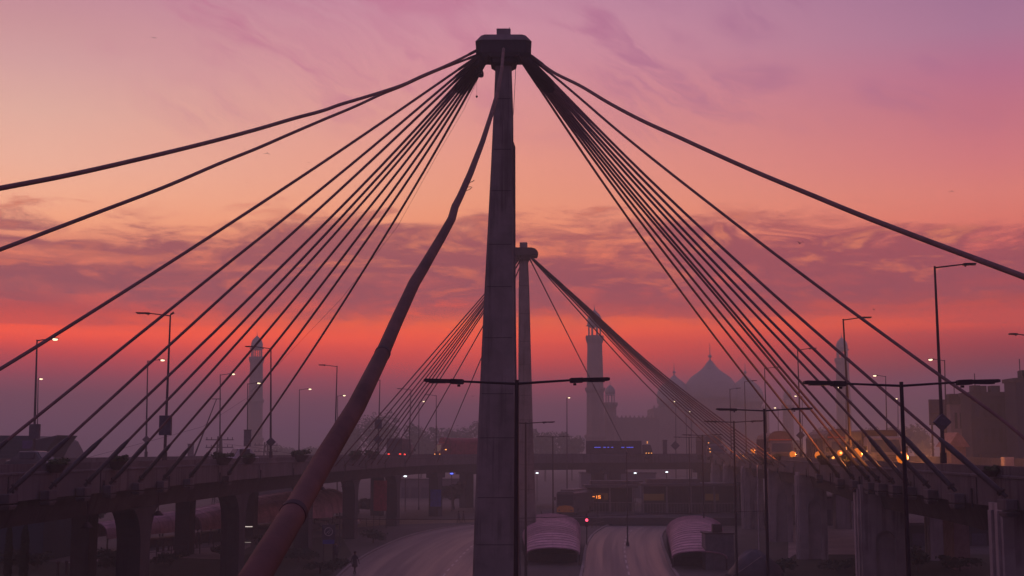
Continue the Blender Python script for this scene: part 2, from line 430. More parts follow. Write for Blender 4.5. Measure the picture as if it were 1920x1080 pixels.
# joint lines of the parapets are shallow real grooves: short dark plates
def pier_left(path, Y, side, off0, zt, parent, rows):
    p, t = at_Y(path, Y); a = math.atan2(t.y, t.x) - math.pi / 2
    for off in rows:
        c = Vector((p.x - t.y * off * side, p.y + t.x * off * side))
        h = 1.0; fl = 2.4; pts = [(-h, -.2)]
        pts += [(-h, zt - fl)] + [(-h - fl * .85 * (1 - math.cos(R(q))), zt - fl + fl * math.sin(R(q)) * 1.0) for q in range(15, 91, 15)]
        pts += [(-x, z) for x, z in reversed(pts)]
        m = MB(); m.ext(pts, 'x', -.75, .75)
        ca, sa = math.cos(a), math.sin(a)
        m.v = [(c.x + x * ca - y * sa, c.y + x * sa + y * ca, z) for x, y, z in m.v]
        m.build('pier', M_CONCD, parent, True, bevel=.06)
for Y in (33, 58, 84, 109.5, 137): pier_left(LP, Y, 1, 0, 7.0, FL, (1.65, WL - 2.6))
for Y in (162, 189): pier_left(LP, Y, 1, 0, 7.0, FL, (1.6, WL - 2.6))
def pier_right(Y, parent, rows=(1.2, 13.5), w_=2.7, th=1.5):
    p, t = at_Y(RP, Y)
    for off in rows:
        cx, cy = p.x + t.y * off, p.y - t.x * off
        m = MB(); x0, x1 = cx - w_ / 2, cx + w_ / 2; zt = 8.42 if off < 3 else 7.0
        # front face with a real arched niche: outline around the niche, 0.35 deep
        ax, ar = cx + .12, .62; za = 5.0
        m.b2((x0, cy + .35, -.2), (x1, cy + th, zt))
        m.b2((x0, cy, -.2), (ax - ar, cy + .348, zt - .002)); m.b2((ax + ar, cy, -.2), (x1, cy + .348, zt - .002))
        arc = [(ax + ar * math.cos(R(q)), za + ar * math.sin(R(q))) for q in range(0, 181, 15)]
        m.ext([(ax + ar, zt - .004), (ax + ar, za)] + arc[1:-1] + [(ax - ar, za), (ax - ar, zt - .004)], 'y', cy + .002, cy + .35)
        # raised pilaster strip on the inner side
        m.b2((x0 - .12, cy + .25, -.2), (x0 - .002, cy + .55, zt - .3)); m.b2((x0 - .12, cy + .95, -.2), (x0 - .002, cy + 1.3, zt - .3))
        m.build('pier', mat('pier_concrete', (.31, .28, .28), .9, var=.25, scale=.5, bump=.3, streak=.7), parent, True)
for Y in (27, 53.3, 83, 131, 156, 182, 208, 233): pier_right(Y, FR)
for s_, in ((12,), (40,), (62,), (83,), (100,)):
    p, t = nearest(CP, s_)
    for off in (2.5, 12.5):
        c = (p.x - t.y * off, p.y + t.x * off)
        MB().box((c[0], c[1], 3.4), (2.3, 1.6, 7.2), math.atan2(t.y, t.x)).box((c[0], c[1], 6.6), (4.2, 1.9, .9), math.atan2(t.y, t.x)).build('pier', M_CONCD, FC, True, bevel=.06)

def joints(path, side, parent, Ys):
    for Y in Ys:
        p, t = at_Y(path, Y); c = (p.x + t.y * .012 * side, p.y - t.x * .012 * side); a = math.atan2(t.y, t.x)
        MB().box((c[0], c[1], 8.82), (.05, .06, 1.1), a).build('expansion_joint', M_CONCD, parent, True)
        q = (p.x + t.y * .06 * side, p.y - t.x * .06 * side)
        MB().tube([(q[0], q[1] + .5, 8.9), (q[0], q[1] + .5, 8.1)], .05, 6).build('drain_spout', M_CONCD, parent, True)
joints(LP, 1, FL, range(46, 200, 13)); joints(RP, -1, FR, range(44, 240, 13))
M_LAWN = mat('lawn', (.018, .024, .010), .95, var=.5, scale=.8)
fill('lawn', [(-300, 1075), (60, 1050), (150, 1058), (330, 1046), (430, 1050), (560, 1010), (640, 1006), (660, 1040), (560, 1140), (300, 1400), (-300, 1400)], .024, M_LAWN)
fill('lawn', [(1450, 1240), (1460, 1060), (1490, 1040), (1900, 1040), (2200, 1240)], .024, M_LAWN)
def railing(x0, y0, x1, y1, label, h=1.1):
    a, b = ground_at(x0, y0), ground_at(x1, y1); o = thing('railing', ((a.x + b.x) / 2, (a.y + b.y) / 2, 0), label, 'railing', 'low railings at street level')
    n = max(3, int((b - a).length / 2.0))
    for k in range(n + 1):
        p = a.lerp(b, k / n); MB().tube([(p.x, p.y, 0), (p.x, p.y, h)], .05, 6).build('post', M_RUST, o, True)
    for z in (h, h * .55): MB().tube([(a.x, a.y, z), (b.x, b.y, z)], .03, 6).build('rail', M_RUST, o, True)
railing(560, 992, 735, 984, 'low dark railing on the verge behind the sign with round emblem')
railing(235, 1052, 400, 1036, 'low dark railing in front of the bollard row')
railing(1110, 990, 1235, 966, 'low railing before the station at the road bend')

# ------------------------------------------------------------------ pylons
def pylon(Y, rows, crown, th, label, capfn, strip_from=None):
    b = at((rows[-1][1] + rows[-1][2]) / 2, rows[-1][0], Y)
    o = thing('pylon', (b.x, Y, 0), label, 'bridge pylon', 'cable pylons standing between the flyovers')
    rings = []
    rows = [(r[0], r[1], r[2]) for r in rows]
    # continue the taper to the ground
    (ya, la, ra), (yb, lb, rb) = rows[-2], rows[-1]
    g0 = at((lb + rb) / 2, yb, Y); zb = g0.z
    for y, l, r in rows:
        p, q = at(l, y, Y), at(r, y, Y); ww = q.x - p.x; d = ww * th; c = .10
        rings.append([(p.x, Y + c, p.z), (p.x + c, Y, p.z), (q.x - c, Y, p.z), (q.x, Y + c, p.z), (q.x, Y + d, p.z), (p.x, Y + d, p.z)])
    r1, r2 = rings[-2], rings[-1]; k = (zb + .3) / (r1[0][2] - r2[0][2])
    rings.append([(r2[i][0] + (r2[i][0] - r1[i][0]) * k, r2[i][1] + (r2[i][1] - r1[i][1]) * k, -.3) for i in range(6)])
    MB().loft(rings).build('shaft', M_CONC, o, True)
    # construction joints: slightly recessed dark bands read as thin proud lips
    z = 3.0
    zs = []
    while z < rings[0][0][2] - 1: zs.append(z); z += rnd.uniform(2.2, 3.6)
    for z in zs:
        for i in range(len(rings) - 1):
            if rings[i][0][2] >= z >= rings[i + 1][0][2]:
                u = (rings[i][0][2] - z) / (rings[i][0][2] - rings[i + 1][0][2])
                l = rings[i][0][0] + (rings[i + 1][0][0] - rings[i][0][0]) * u; r = rings[i][3][0] + (rings[i + 1][3][0] - rings[i][3][0]) * u
                MB().box(((l + r) / 2, Y - .006, z + rnd.uniform(-.01, .01)), (r - l - .24, .02, .035)).build('joint_line', M_CONCD, o, True)
    capfn(o, Y)
    return o
def cap_near(o, Y):
    def ring(x0, x1, y, dY0, dY1, ch):
        p, q = at(x0, y, dY0), at(x1, y, dY0); z = p.z; a, b = p.x, q.x
        return [(a + ch, dY0, z), (b - ch, dY0, z), (b, dY0 + ch, z), (b, dY1 - ch, z), (b - ch, dY1, z), (a + ch, dY1, z), (a, dY1 - ch, z), (a, dY0 + ch, z)]
    f, bk = Y - .6, Y + 1.15
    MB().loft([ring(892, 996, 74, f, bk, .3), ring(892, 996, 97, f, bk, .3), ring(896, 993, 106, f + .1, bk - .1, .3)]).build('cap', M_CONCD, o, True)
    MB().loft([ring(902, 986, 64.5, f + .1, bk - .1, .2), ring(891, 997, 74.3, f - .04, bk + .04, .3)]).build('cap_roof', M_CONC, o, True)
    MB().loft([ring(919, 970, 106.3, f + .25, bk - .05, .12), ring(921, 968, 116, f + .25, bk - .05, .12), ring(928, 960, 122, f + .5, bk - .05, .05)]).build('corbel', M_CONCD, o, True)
    p, q = at(931, 53, Y - .45), at(957.5, 66, Y - .45)
    MB().b2((p.x, Y - .45, q.z - .1), (q.x, Y + .6, p.z)).build('crown_block', M_CONC, o, True, bevel=.03)
    m = MB(); a = at(955, 53, Y); m.tube([(a.x, Y + .5, a.z - .05), (a.x, Y + .5, a.z + .22)], .015, 5); m.build('aerial', M_RUST, o, True)
P1 = pylon(70, [(118, 929, 959), (215, 925, 962.5), (320, 920, 963), (540, 908.5, 963.5), (680, 901.7, 965), (810, 896, 968), (950, 890.5, 971), (1080, 886, 974)], None, .95,
           'near tapering concrete pylon with boxy octagonal head and lamp standard in front', cap_near)
# side rib seen on the right of the near pylon
rb = []
for y, x in ((262, 963), (272, 966.4), (540, 967), (810, 970), (1080, 977)):
    p = at(x, y, 70); rb.append([(p.x - .5, 70.45, p.z), (p.x, 70.45, p.z), (p.x, 71.6, p.z), (p.x - .5, 71.6, p.z)])
p = rb[-1]; rb.append([(v[0] + .12, v[1], -.3) for v in p])
MB().loft(rb).build('side_rib', M_CONC, P1, True)
def cap_far(o, Y):
    def zz(y): return at(980, y, Y).z
    xa, xb = at(954, 470, Y).x, at(1009, 470, Y).x
    z0, z1 = zz(480), zz(466); r = (z1 - z0)
    prof = [(xa, z0 + .15), (xa + .3, z1 - .25), (xa + .8, z1), (xb - .75, z1), (xb - .35, z1 - .12), (xb - .12, z1 - .35), (xb, z0 + .2), (xb - .08, z0 + .02), (xb - .8, z0), (xa + .6, z0)]
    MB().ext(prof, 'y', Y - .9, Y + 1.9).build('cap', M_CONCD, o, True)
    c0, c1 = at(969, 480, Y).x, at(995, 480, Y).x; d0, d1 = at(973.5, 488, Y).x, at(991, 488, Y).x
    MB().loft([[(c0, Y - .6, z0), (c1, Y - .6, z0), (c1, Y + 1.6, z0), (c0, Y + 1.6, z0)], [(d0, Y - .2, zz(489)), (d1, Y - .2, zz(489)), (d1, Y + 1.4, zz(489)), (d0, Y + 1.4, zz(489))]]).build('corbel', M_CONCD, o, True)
    p, q = at(974.5, 454, Y), at(989, 466, Y)
    MB().b2((p.x, Y, q.z), (q.x, Y + 1, p.z)).build('crown_block', M_CONC, o, True, bevel=.08)
P2 = pylon(143, [(484, 974, 990), (540, 972.5, 992.5), (680, 972, 996), (810, 972, 999.5), (900, 972, 1002.5), (975, 971.5, 1005)], None, .9,
           'distant tapering concrete pylon rising behind the near one', cap_far)

# ------------------------------------------------------------------ stay cables
ORD = ['highest', 'second', 'third', 'fourth', 'fifth', 'sixth', 'seventh', 'eighth', 'ninth', 'tenth', 'eleventh', 'lowest']
def cable(top, topY, mids, anc, rad, label, group, sleeve=2.6, flare=2.1, topsleeve=2.2, name='stay_cable'):
    tx, ty = top; ax, ay, ad = proj(anc); T = at(tx, ty, topY); td = proj(T)[2]
    L2 = (ax - tx) ** 2 + (ay - ty) ** 2
    pts = [T]
    for mx, my in mids:
        s = ((mx - tx) * (ax - tx) + (my - ty) * (ay - ty)) / L2
        inv = (1 / td) * (1 - s) + (1 / ad) * s; dep = 1 / inv
        # depth along the camera axis -> forward distance of the pixel ray
        a = at(mx, my, 1.0) - Vector((0, 0, EYE)); k = dep / (a.y * math.cos(TILT) + a.z * math.sin(TILT))
        pts.append(Vector((0, 0, EYE)) + a * k)
    pts.append(Vector(anc))
    # gentle smoothing through the waypoints
    if len(pts) > 2:
        q = []
        P = [pts[0] * 2 - pts[1]] + pts + [pts[-1] * 2 - pts[-2]]
        for i in range(1, len(P) - 2):
            n = 6
            l0 = (P[i] - P[i - 1]).length; l1 = (P[i + 1] - P[i]).length; l2 = (P[i + 2] - P[i + 1]).length
            m0 = ((P[i] - P[i - 1]) / l0 * l1 + (P[i + 1] - P[i]) / l1 * l0) / (l0 + l1) * l1
            m1 = ((P[i + 1] - P[i]) / l1 * l2 + (P[i + 2] - P[i + 1]) / l2 * l1) / (l1 + l2) * l1
            for k in range(n):
                t = k / n
                q.append((2 * t ** 3 - 3 * t * t + 1) * P[i] + (t ** 3 - 2 * t * t + t) * m0 + (-2 * t ** 3 + 3 * t * t) * P[i + 1] + (t ** 3 - t * t) * m1)
        q.append(pts[-1]); pts = q
    o = thing(name, anc, label, 'stay cable', group)
    MB().tube(pts, rad, 8).build('sheath', M_CABLE, o, True, smooth=True)
    dirv = (pts[-2] - pts[-1]).normalized() if (pts[-2] - pts[-1]).length > .1 else (pts[-3] - pts[-1]).normalized()
    if sleeve:
        e = Vector(anc)
        MB().tube([e, e + dirv * .25, e + dirv * .26, e + dirv * sleeve, e + dirv * (sleeve + .5)], [rad * 1.3, rad * 1.3, rad * flare * .8, rad * flare * .9, rad * 1.1], 10).build('anchor_sleeve', M_POLEG, o, True, smooth='auto')
        MB().tube([e + dirv * .24, e + dirv * .34], rad * flare * 1.25, 10).build('collar', M_RUST, o, True)
    if topsleeve:
        d2 = (pts[1] - pts[0]).normalized()
        MB().tube([T - d2 * .5, T + d2 * topsleeve, T + d2 * (topsleeve + .12)], [rad * 1.18, rad * 1.18, rad * 1.02], 8).build('head_sleeve', M_RUST, o, True, smooth='auto')
    return o
def block(path, side, p, t, parent):
    a = math.atan2(t.y, t.x)
    c = Vector((p.x + t.y * .28 * side, p.y - t.x * .28 * side))
    m = MB(); m.box((c.x, c.y, 8.42), (1.1, .46, .42), a, 1.0)
    m.box((c.x - t.x * .1, c.y - t.y * .1, 8.05), (.8, .42, .2), a, 1.3)
    m.build('anchor_block', M_FASC, parent, True, bevel=.04)
def anchor(path, side, x=None, Y=None, blk=None, z=8.72):
    p, t = at_px(path, x, z) if x is not None else at_Y(path, Y)
    if blk is not None: block(path, side, p, t, blk)
    return (p.x + t.y * .3 * side, p.y - t.x * .3 * side, z)
GL = 'stay cables fanning left from the near pylon'
GR = 'stay cables fanning right from the near pylon'
cable((893, 95), 69.6, [(860, 112), (830, 126), (792, 142), (755, 159), (717, 172), (675, 185), (635, 197), (610, 206), (555, 221), (480, 243), (250, 301), (125, 329), (0, 353)],
      anchor(LP, 1, Y=8.5), .072, 'bent topmost stay cable fanning left from the near pylon', GL, topsleeve=1.2)
cable((893, 104), 69.6, [(875, 111), (830, 128), (792, 144), (755, 161), (717, 176), (667, 199), (605, 225), (542, 252), (480, 279), (425, 301), (300, 354), (200, 392), (100, 430), (0, 468)],
      anchor(LP, 1, Y=19), .064, 'sagging second stay cable from the top fanning left from near pylon', GL, topsleeve=1.2)
LC = [(-445, 612, 567.5, 196, (0, 692)), (-136, 669, 632, 332, None), (5, 697, 666, 402, None), (80, 725, 697, 456, None), (147, 737, 712, 487, None),
      (197, 747, 725, 510, None), (250, 762, 741, 544, None), (297, 777, 757, 575, None), (347, 789, 772, 602, None), (420, 807, 790, 642, None)]
for i, (ax, x300, x330, x570, ex) in enumerate(LC):
    k = i / 9
    mids = [(.5 * (x300 + x330), 315), (x570, 570)] + ([ex] if ex else [])
    nm = ['third', 'fourth', 'fifth', 'sixth', 'seventh', 'eighth', 'ninth', 'tenth', 'eleventh', 'lowest'][i]
    cable((898 + 13 * k, 104 + 12 * k), 69.7, mids, anchor(LP, 1, Y=38.5) if i == 0 else anchor(LP, 1, x=ax, blk=FL if ax > -200 else None), .068,
          '%s straight stay cable %sfanning left from the near pylon' % (nm, '' if nm == 'lowest' else 'from the top '), GL, sleeve=3.0 - .08 * i)
cable((1001, 109), 69.6, [(1035, 134), (1090, 162), (1145, 195), (1210, 229), (1272, 257), (1322, 280), (1435, 330), (1525, 367), (1600, 398), (1677, 428), (1748, 455), (1842, 490), (1920, 519)],
      anchor(RP, -1, Y=20), .085, 'long shallow topmost stay cable fanning right from the near pylon', GR, topsleeve=1.6)
cable((1001, 113), 69.6, [(1035, 140), (1085, 182), (1150, 238), (1210, 287), (1350, 397), (1450, 474), (1577, 569), (1740, 688), (1907, 810)],
      anchor(RP, -1, Y=44), .066, 'second stay cable from the top fanning right from near pylon', GR, topsleeve=1.6)
RC = [(1902, 1211, 1437, 1747), (1805, 1199, 1407, 1685), (1755, 1187, 1385, 1647), (1715, 1178, 1370, 1620), (1687, 1167, 1350, 1585), (1660, 1159, 1337, 1567),
      (1640, 1152, 1330, 1555), (1610, 1144, 1312, 1534), (1582, 1136, 1297, 1510), (1542, 1122, 1272, 1477)]
for i, (ax, x330, x540, x810) in enumerate(RC):
    k = i / 9; nm = ['third', 'fourth', 'fifth', 'sixth', 'seventh', 'eighth', 'ninth', 'tenth', 'eleventh', 'lowest'][i]
    cable((999 - 21 * k, 116 - 1 * k), 69.7, [(x330, 330), (x540, 540), (x810, 810)], anchor(RP, -1, x=ax, blk=FR), .068,
          '%s stay cable %sfanning right from the near pylon' % (nm, '' if nm == 'lowest' else 'from the top '), GR, sleeve=3.0 - .08 * i, topsleeve=2.0)
# the bent stay that comes down towards the viewer
cp = [(944, 92, 70, 5.5), (941, 128, 0, 6), (931, 180, 0, 7.5), (921, 215, 0, 8.5), (905, 265, 0, 10), (882, 325, 0, 12), (863, 368, 0, 13), (853, 388, 0, 14.5), (847, 410, 0, 15.5), (827, 446, 0, 17.5), (807, 480, 0, 19),
      (793, 504, 0, 20.5), (777, 530, 0, 22), (763, 560, 0, 22.6), (740, 610, 0, 24.5), (717, 663, 0, 27), (716.5, 664, 0, 28.5), (668, 762, 0, 35), (611, 856, 0, 41), (550, 963, 0, 47), (549.5, 964, 0, 49.5), (481, 1078, 0, 58), (380, 1240, 0, 72)]
pts, rr = [], []; Ln = 0; prev = cp[0]
for q in cp:
    Ln += math.hypot(q[0] - prev[0], q[1] - prev[1]); prev = q
    dep = 1 / (.0143 + 5.85e-5 * Ln); a = at(q[0], q[1], 1.0) - Vector((0, 0, EYE)); k = dep / (a.y * math.cos(TILT) + a.z * math.sin(TILT))
    pts.append(Vector((0, 0, EYE)) + a * k); rr.append(q[3] * dep / F / 2)
o = thing('stay_cable', pts[-1], 'thick kinked reddish stay pipe slanting down towards the viewer', 'stay cable')
MB().tube(pts, rr, 28).build('pipe', M_STAY, o, True, smooth=True)
for i in (15, 19):
    d = (pts[i + 2] - pts[i - 1]).normalized()
    MB().tube([pts[i] - d * .05, pts[i] - d * .045, pts[i] + d * .045, pts[i] + d * .05], [rr[i + 1] * 1.0, rr[i + 1] * 1.055, rr[i + 1] * 1.055, rr[i + 1]], 28).build('joint_ring', M_RUST, o, True, smooth='auto')
m = MB()
for (x, y, s_) in ((886, 341, 1), (882, 349, -1), (880, 356, 1), (878, 343, 1)):
    i = 5; a = at(x, y, 1.0) - Vector((0, 0, EYE)); k = 36.5 / a.y; q = Vector((0, 0, EYE)) + a * k
    m.tube([q - Vector((.10, 0, .03)), q + Vector((.02, .0, .02 * s_)), q + Vector((.05, 0, .05 * s_))], .010, 5)
m.build('strap', M_RUST, o, True)
# scaffold clamps left below the near cap
o = thing('clamp_bracket', at(902, 140, 69.5), 'small ragged steel clamp hanging at the left cable heads', 'bracket')
m = MB()
for x, y in ((892, 120), (889, 122), (893, 131), (895, 135), (900, 140), (901, 143)):
    q = at(x, y, 69.3); m.box(q, (.16, .1, .12), .4); m.box(q + Vector((.12, 0, .08)), (.05, .3, .2), .2)
m.build('clamp', M_RUST, o, True)
q = at(894, 142, 69.3); MB().tube([q, at(894, 181, 69.3)], .006, 4).build('cord', M_RUST, o, True)
MB().lathe([(.01, -.07), (.06, -.03), (.06, .03), (.01, .07)], at(894, 181, 69.3), 8).build('weight', M_RUST, o, True)

# second pylon's fans
G2R = 'stay cables fanning right from the distant pylon'; G2L = 'stay cables fanning left from the distant pylon'
w_ = ['lowest', 'second lowest', 'third lowest', 'fourth lowest', 'fifth lowest', 'sixth lowest', 'seventh lowest', 'eighth lowest', 'ninth lowest', 'highest']
for i, (ax, xa, xb) in enumerate([(1362, 1066, 1167), (1386, 1073, 1180), (1402, 1077, 1185), (1414, 1079, 1189), (1424, 1080.5, 1194), (1434, 1082, 1198), (1445, 1083, 1201), (1456, 1084, 1204), (1466, 1085, 1207), (1478, 1086.5, 1211)]):
    cable((999 + .4 * i, 487.5), 142.6, [(xa, 562), (xb, 675)], anchor(RP, -1, x=ax, z=8.8), .072, '%s cable of the bundle fanning right from the distant pylon' % w_[i], G2R, sleeve=0, topsleeve=4 if i > 1 else 1.5)
w2 = ['highest', 'second highest', 'third highest', 'fourth highest', 'fifth highest', 'sixth highest', 'seventh highest', 'eighth highest', 'second steepest', 'steepest']
for i, (ax, top, mx, my) in enumerate([(622, (968, 483), 780, 681), (640, (969, 484), 790, 690), (656, (970, 485), 800, 687), (668, (970, 486), 803, 690), (680, (971, 486), 808, 697), (691, (971, 486), 812, 700),
                                       (703, (972, 487), 818, 706), (716, (972, 487), 826, 712), (757, (976, 487), 850, 706), (808, (980, 488), 875, 720)]):
    cable(top, 142.6, [], anchor(LP, 1, x=ax, z=8.8) if ax < 790 else anchor(CP, 1, Y=209, z=8.8), .068, '%s cable fanning left from the distant pylon' % w2[i], G2L, sleeve=0, topsleeve=1.5)
cable((994, 487), 143.5, [], (22.3, 253.4, 9.3), .07, 'lone thin cable dropping steeply right from the distant pylon to the far flyover', G2R, sleeve=0, topsleeve=1.0)

# loose wires
def wire(pp, r, label):
    P = [at(*p) for p in pp]; o = MB(); L = P[0]
    o.tube(P, r, 5); ob = o.build('wire', M_RUST); return tag(ob, label, 'wire')
wire([(908, 122, 69), (870, 205, 71), (820, 290, 74), (745, 425, 80), (640, 560, 90), (515, 690, 108), (470, 735, 120)], .009, 'hair thin loose wire beside the lowest left cable')
wire([(967, 121, 69.3), (966, 150, 69.5), (962.5, 215, 69.9)], .014, 'short slack wire hanging from the near cap at right')
wire([(560, 972, 90), (700, 973.5, 95), (880, 974.5, 100), (1100, 968, 105), (1300, 962, 110), (1440, 958, 115)], .022, 'long dark wire strung low across the whole junction')
wire([(-20, 885, 120), (150, 862, 130), (300, 822, 140), (380, 800, 150), (480, 735, 170)], .014, 'faint overhead wire rising behind the left cables')
wire([(700, 880, 150), (500, 842, 160), (470, 838, 170), (420, 832, 180)], .016, 'faint sagging wire behind the left flyover')

# ------------------------------------------------------------------ street lamps
M_LENS = emit('lamp_lens', (1.0, .74, .46), 2.4)
M_LENSOFF = mat('lamp_lens_off', (.10, .09, .09), .4, var=.1)
def lamp_head(o, base, d, ln, k=1.0, lit=False):
    """flat paddle luminaire: base point, direction (unit, in x), tilted slightly up"""
    u = Vector((d, 0, .035)).normalized(); n = Vector((0, 1, 0)); v = u.cross(n); 
    if v.z < 0: v = -v
    def P(a, b, c): return base + u * a * k + n * b * k + v * c * k
    m = MB()
    rings = []
    for a, hw, z0, z1 in ((0, .07, -.045, .035), (.03, .11, -.065, .05), (.30, .13, -.065, .05), (.33, .16, -.045, .04), (ln - .06, .15, -.042, .035), (ln, .12, -.03, .025)):
        rings.append([P(a, -hw, z0), P(a, hw, z0), P(a, hw, z1), P(a, -hw, z1)])
    m.loft(rings); h = m.build('lamp_head', M_POLE, o, False)
    l = MB()
    if lit:
        l.lathe([(.02, -.13), (.16, -.11), (.21, -.03), (.2, .02)], P(ln * .62, 0, -.04), 10)
    else:
        c = P(ln * .66, 0, -.052); l.box(c, (.4 * k, .2 * k, .02))
    l.build('lens', M_LENS if lit else M_LENSOFF, h)
    m2 = MB(); m2.box(P(.12, 0, -.10), (.07 * k, .06 * k, .05 * k)); m2.build('sensor', M_POLE, h)
def street_lamp(x, ytop, base, label, group, d=1, arm=1.6, lit=False, r=.085, Y=None, mpole=None, headlen=.75, k=1.0):
    """base = world base point; pole top taken from ytop"""
    b = Vector(base); top = at(x, ytop, b.y); h = top.z - b.z
    o = thing('street_lamp', b, label, 'street lamp', group)
    lean = Vector((top.x - b.x, 0, h))
    mp_ = mpole or M_POLEG
    m = MB(); m.tube([(0, 0, 0), lean * .33, lean], [r * 1.25, r, r * .6], 8); m.build('pole', mp_, o, smooth='auto')
    MB().tube([(0, 0, 0), (0, 0, .5)], r * 1.9, 8).build('base', mp_, o)
    e = lean + Vector((d * arm, 0, .09)); MB().tube([lean - Vector((0, 0, .08)), e], [r * .5, r * .42], 6).build('arm', mp_, o)
    lamp_head(o, e - Vector((d * .04, 0, 0)), d, headlen, k, lit)
    return o
def box_sign(o, z, w_, h_, kind, m):
    b = MB()
    if kind == 'diamond':
        r = w_; b.loft([[(r * c, yy, z + r * s) for c, s in ((-1, 0), (0, -1), (1, 0), (0, 1))] for yy in (-.16, .16)])
        b.box((0, 0, z), (r * .9, .5, r * .9))
    else:
        b.box((0, -.02, z), (w_, .35, h_))
    return b.build('sign_box', m, o, bevel=.02)
M_SIGN = mat('sign_dark', (.05, .045, .07), .6, var=.3, scale=3)
M_SIGNG = mat('sign_faded', (.10, .085, .10), .6, var=.4, scale=4)
GI = 'unlit lamps along the inner parapet of the left flyover'
def on_inner(path, side, x, off=.16):
    p, t = at_px(path, x, ZT); return Vector((p.x - t.y * off * side, p.y + t.x * off * side, ZT))
l1 = street_lamp(319.5, 590, on_inner(LP, 1, 313.5), 'tall unlit lamp with rectangular sign box on left parapet, arm pointing left', GI, -1, 1.35, headlen=.9)
MB().tube([at(319.5, 590, l1.location.y) - l1.location, at(326, 586, l1.location.y) - l1.location], [.05, .08], 6).build('second_arm', M_POLE, l1)
box_sign(l1, 2.2, .75, 1.25, 'rect', M_SIGN)
l2 = street_lamp(508, 652, on_inner(LP, 1, 511), 'unlit lamp with diamond sign on left parapet, in front of the minaret', GI, -1, 1.4, headlen=.9); box_sign(l2, 1.35, .42, 0, 'diamond', M_SIGN)
l3 = street_lamp(632, 686, on_inner(LP, 1, 630), 'unlit lamp just left of the thick slanting stay pipe', GI, -1, 1.3)
l4 = street_lamp(712.5, 712, on_inner(LP, 1, 711), 'unlit lamp with two signs just right of the thick stay pipe', GI, -1, 1.2); box_sign(l4, 2.0, .6, 0, 'diamond', M_SIGN); box_sign(l4, 4.0, .9, 1.2, 'rect', M_SIGN)
street_lamp(770.5, 730, on_inner(LP, 1, 769), 'unlit lamp among the left cables of the distant pylon', GI, -1, 1.3)
street_lamp(818, 741, at(818, 856, 212), 'farthest unlit lamp left of the near pylon', GI, -1, 1.2)
GO = 'lit lamps along the outer parapet of the left flyover'
def on_outer(path, side, x, Wd):
    q = offset(path, Wd - .16, side); best = min(((abs(proj((p.x, p.y, ZT))[0] - x), p) for i, p in enumerate(q) if p.y > 5), key=lambda e: e[0])
    # refine by interpolation
    fine = []
    for i in range(len(q) - 1):
        if q[i].y < 5: continue
        for k in range(10): fine.append(q[i].lerp(q[i + 1], k / 10))
    p = min(fine, key=lambda p: abs(proj((p.x, p.y, ZT))[0] - x)); return Vector((p.x, p.y, ZT))
a1 = street_lamp(69.5, 637, on_outer(LP, 1, 63, WL), 'lit lamp at far left with a box sign below, above the dark building', GO, 1, 1.1, True, headlen=.6, r=.1); box_sign(a1, 2.1, .8, 1.15, 'rect', M_SIGN)
a2 = street_lamp(277, 676, on_outer(LP, 1, 273, WL), 'lit lamp with diamond sign just left of tall sign box lamp', GO, 1, 1.15, True, headlen=.6); box_sign(a2, 1.7, .4, 0, 'diamond', M_SIGNG)
street_lamp(413, 702, on_outer(LP, 1, 411.5, WL), 'lit lamp between the boxed lamp and the left minaret', GO, 1, 1.2, True, headlen=.6)
street_lamp(561.5, 730, on_outer(LP, 1, 560, WL), 'lit lamp with bright halo between left minaret and thick stay pipe', GO, 1, 1.2, True, headlen=.6)
GF = 'lit lamps of the roads behind the left flyover'
def ground_lamp(x, ytop, Y, label, group, d, arm, lit=True, r=.09, **kw):
    p = at(x, 900, Y); return street_lamp(x, ytop, (p.x, Y, 0), label, group, d, arm, lit, r, **kw)
ground_lamp(71.5, 711, 170, 'small lit lamp behind the leftmost lamp post', GF, 1, .1, headlen=.5)
sg = ground_lamp(464.5, 719, 172, 'lit lamp in front of the left minaret shaft', GF, 1, 1.1, headlen=.6)
ground_lamp(633, 742, 215, 'small lit lamp half hidden by the thick stay pipe', GF, 1, .8, headlen=.5)
ground_lamp(785.5, 753, 240, 'small lit lamp seen through the left cables of the distant pylon', GF, 1, .6, headlen=.5)
ground_lamp(1063, 746, 240, 'lit lamp standing alone left of the big minaret', GF, 1, .1, headlen=.5, r=.12)
GRI = 'unlit lamps along the inner parapet of the right flyover'
r1 = street_lamp(1752.5, 499, on_inner(RP, -1, 1763), 'tallest unlit lamp on right parapet with large diamond sign', GRI, 1, 1.4, headlen=.62, mpole=M_POLE); box_sign(r1, 1.95, .42, 0, 'diamond', M_SIGN)
street_lamp(1581, 598, on_inner(RP, -1, 1591), 'unlit lamp in front of the rightmost minaret', GRI, 1, 1.15, headlen=.75, mpole=M_POLE)
r3 = street_lamp(1495.5, 655, on_inner(RP, -1, 1499), 'unlit lamp with small diamond sign right of the round topped truck', GRI, 1, 1.15, headlen=.75); box_sign(r3, 2.1, .42, 0, 'diamond', M_SIGN)
street_lamp(1433.5, 690, on_inner(RP, -1, 1436), 'unlit lamp right of the big dome', GRI, 1, 1.1, headlen=.7)
street_lamp(1396, 715, on_inner(RP, -1, 1397.5), 'unlit lamp against the right flank of the big dome', GRI, 1, 1.0, headlen=.7)
street_lamp(1368.5, 729, on_inner(RP, -1, 1369.5), 'unlit lamp just right of the centre of the big dome', GRI, 1, 1.0, headlen=.7)
r7 = ground_lamp(1267, 753, 262, 'slim lamp with diamond sign below the left dome, tiny light', GRI, -1, .1, True, headlen=.3, k=.6); 
box_sign(r7, 11.5, .9, 0, 'diamond', M_SIGN)
GRO = 'lit lamps along the outer side of the right flyover'
street_lamp(1771, 675, on_outer(RP, -1, 1776, WR), 'lit lamp near the buildings, brightest and rightmost', GRO, -1, 1.1, True, headlen=.6)
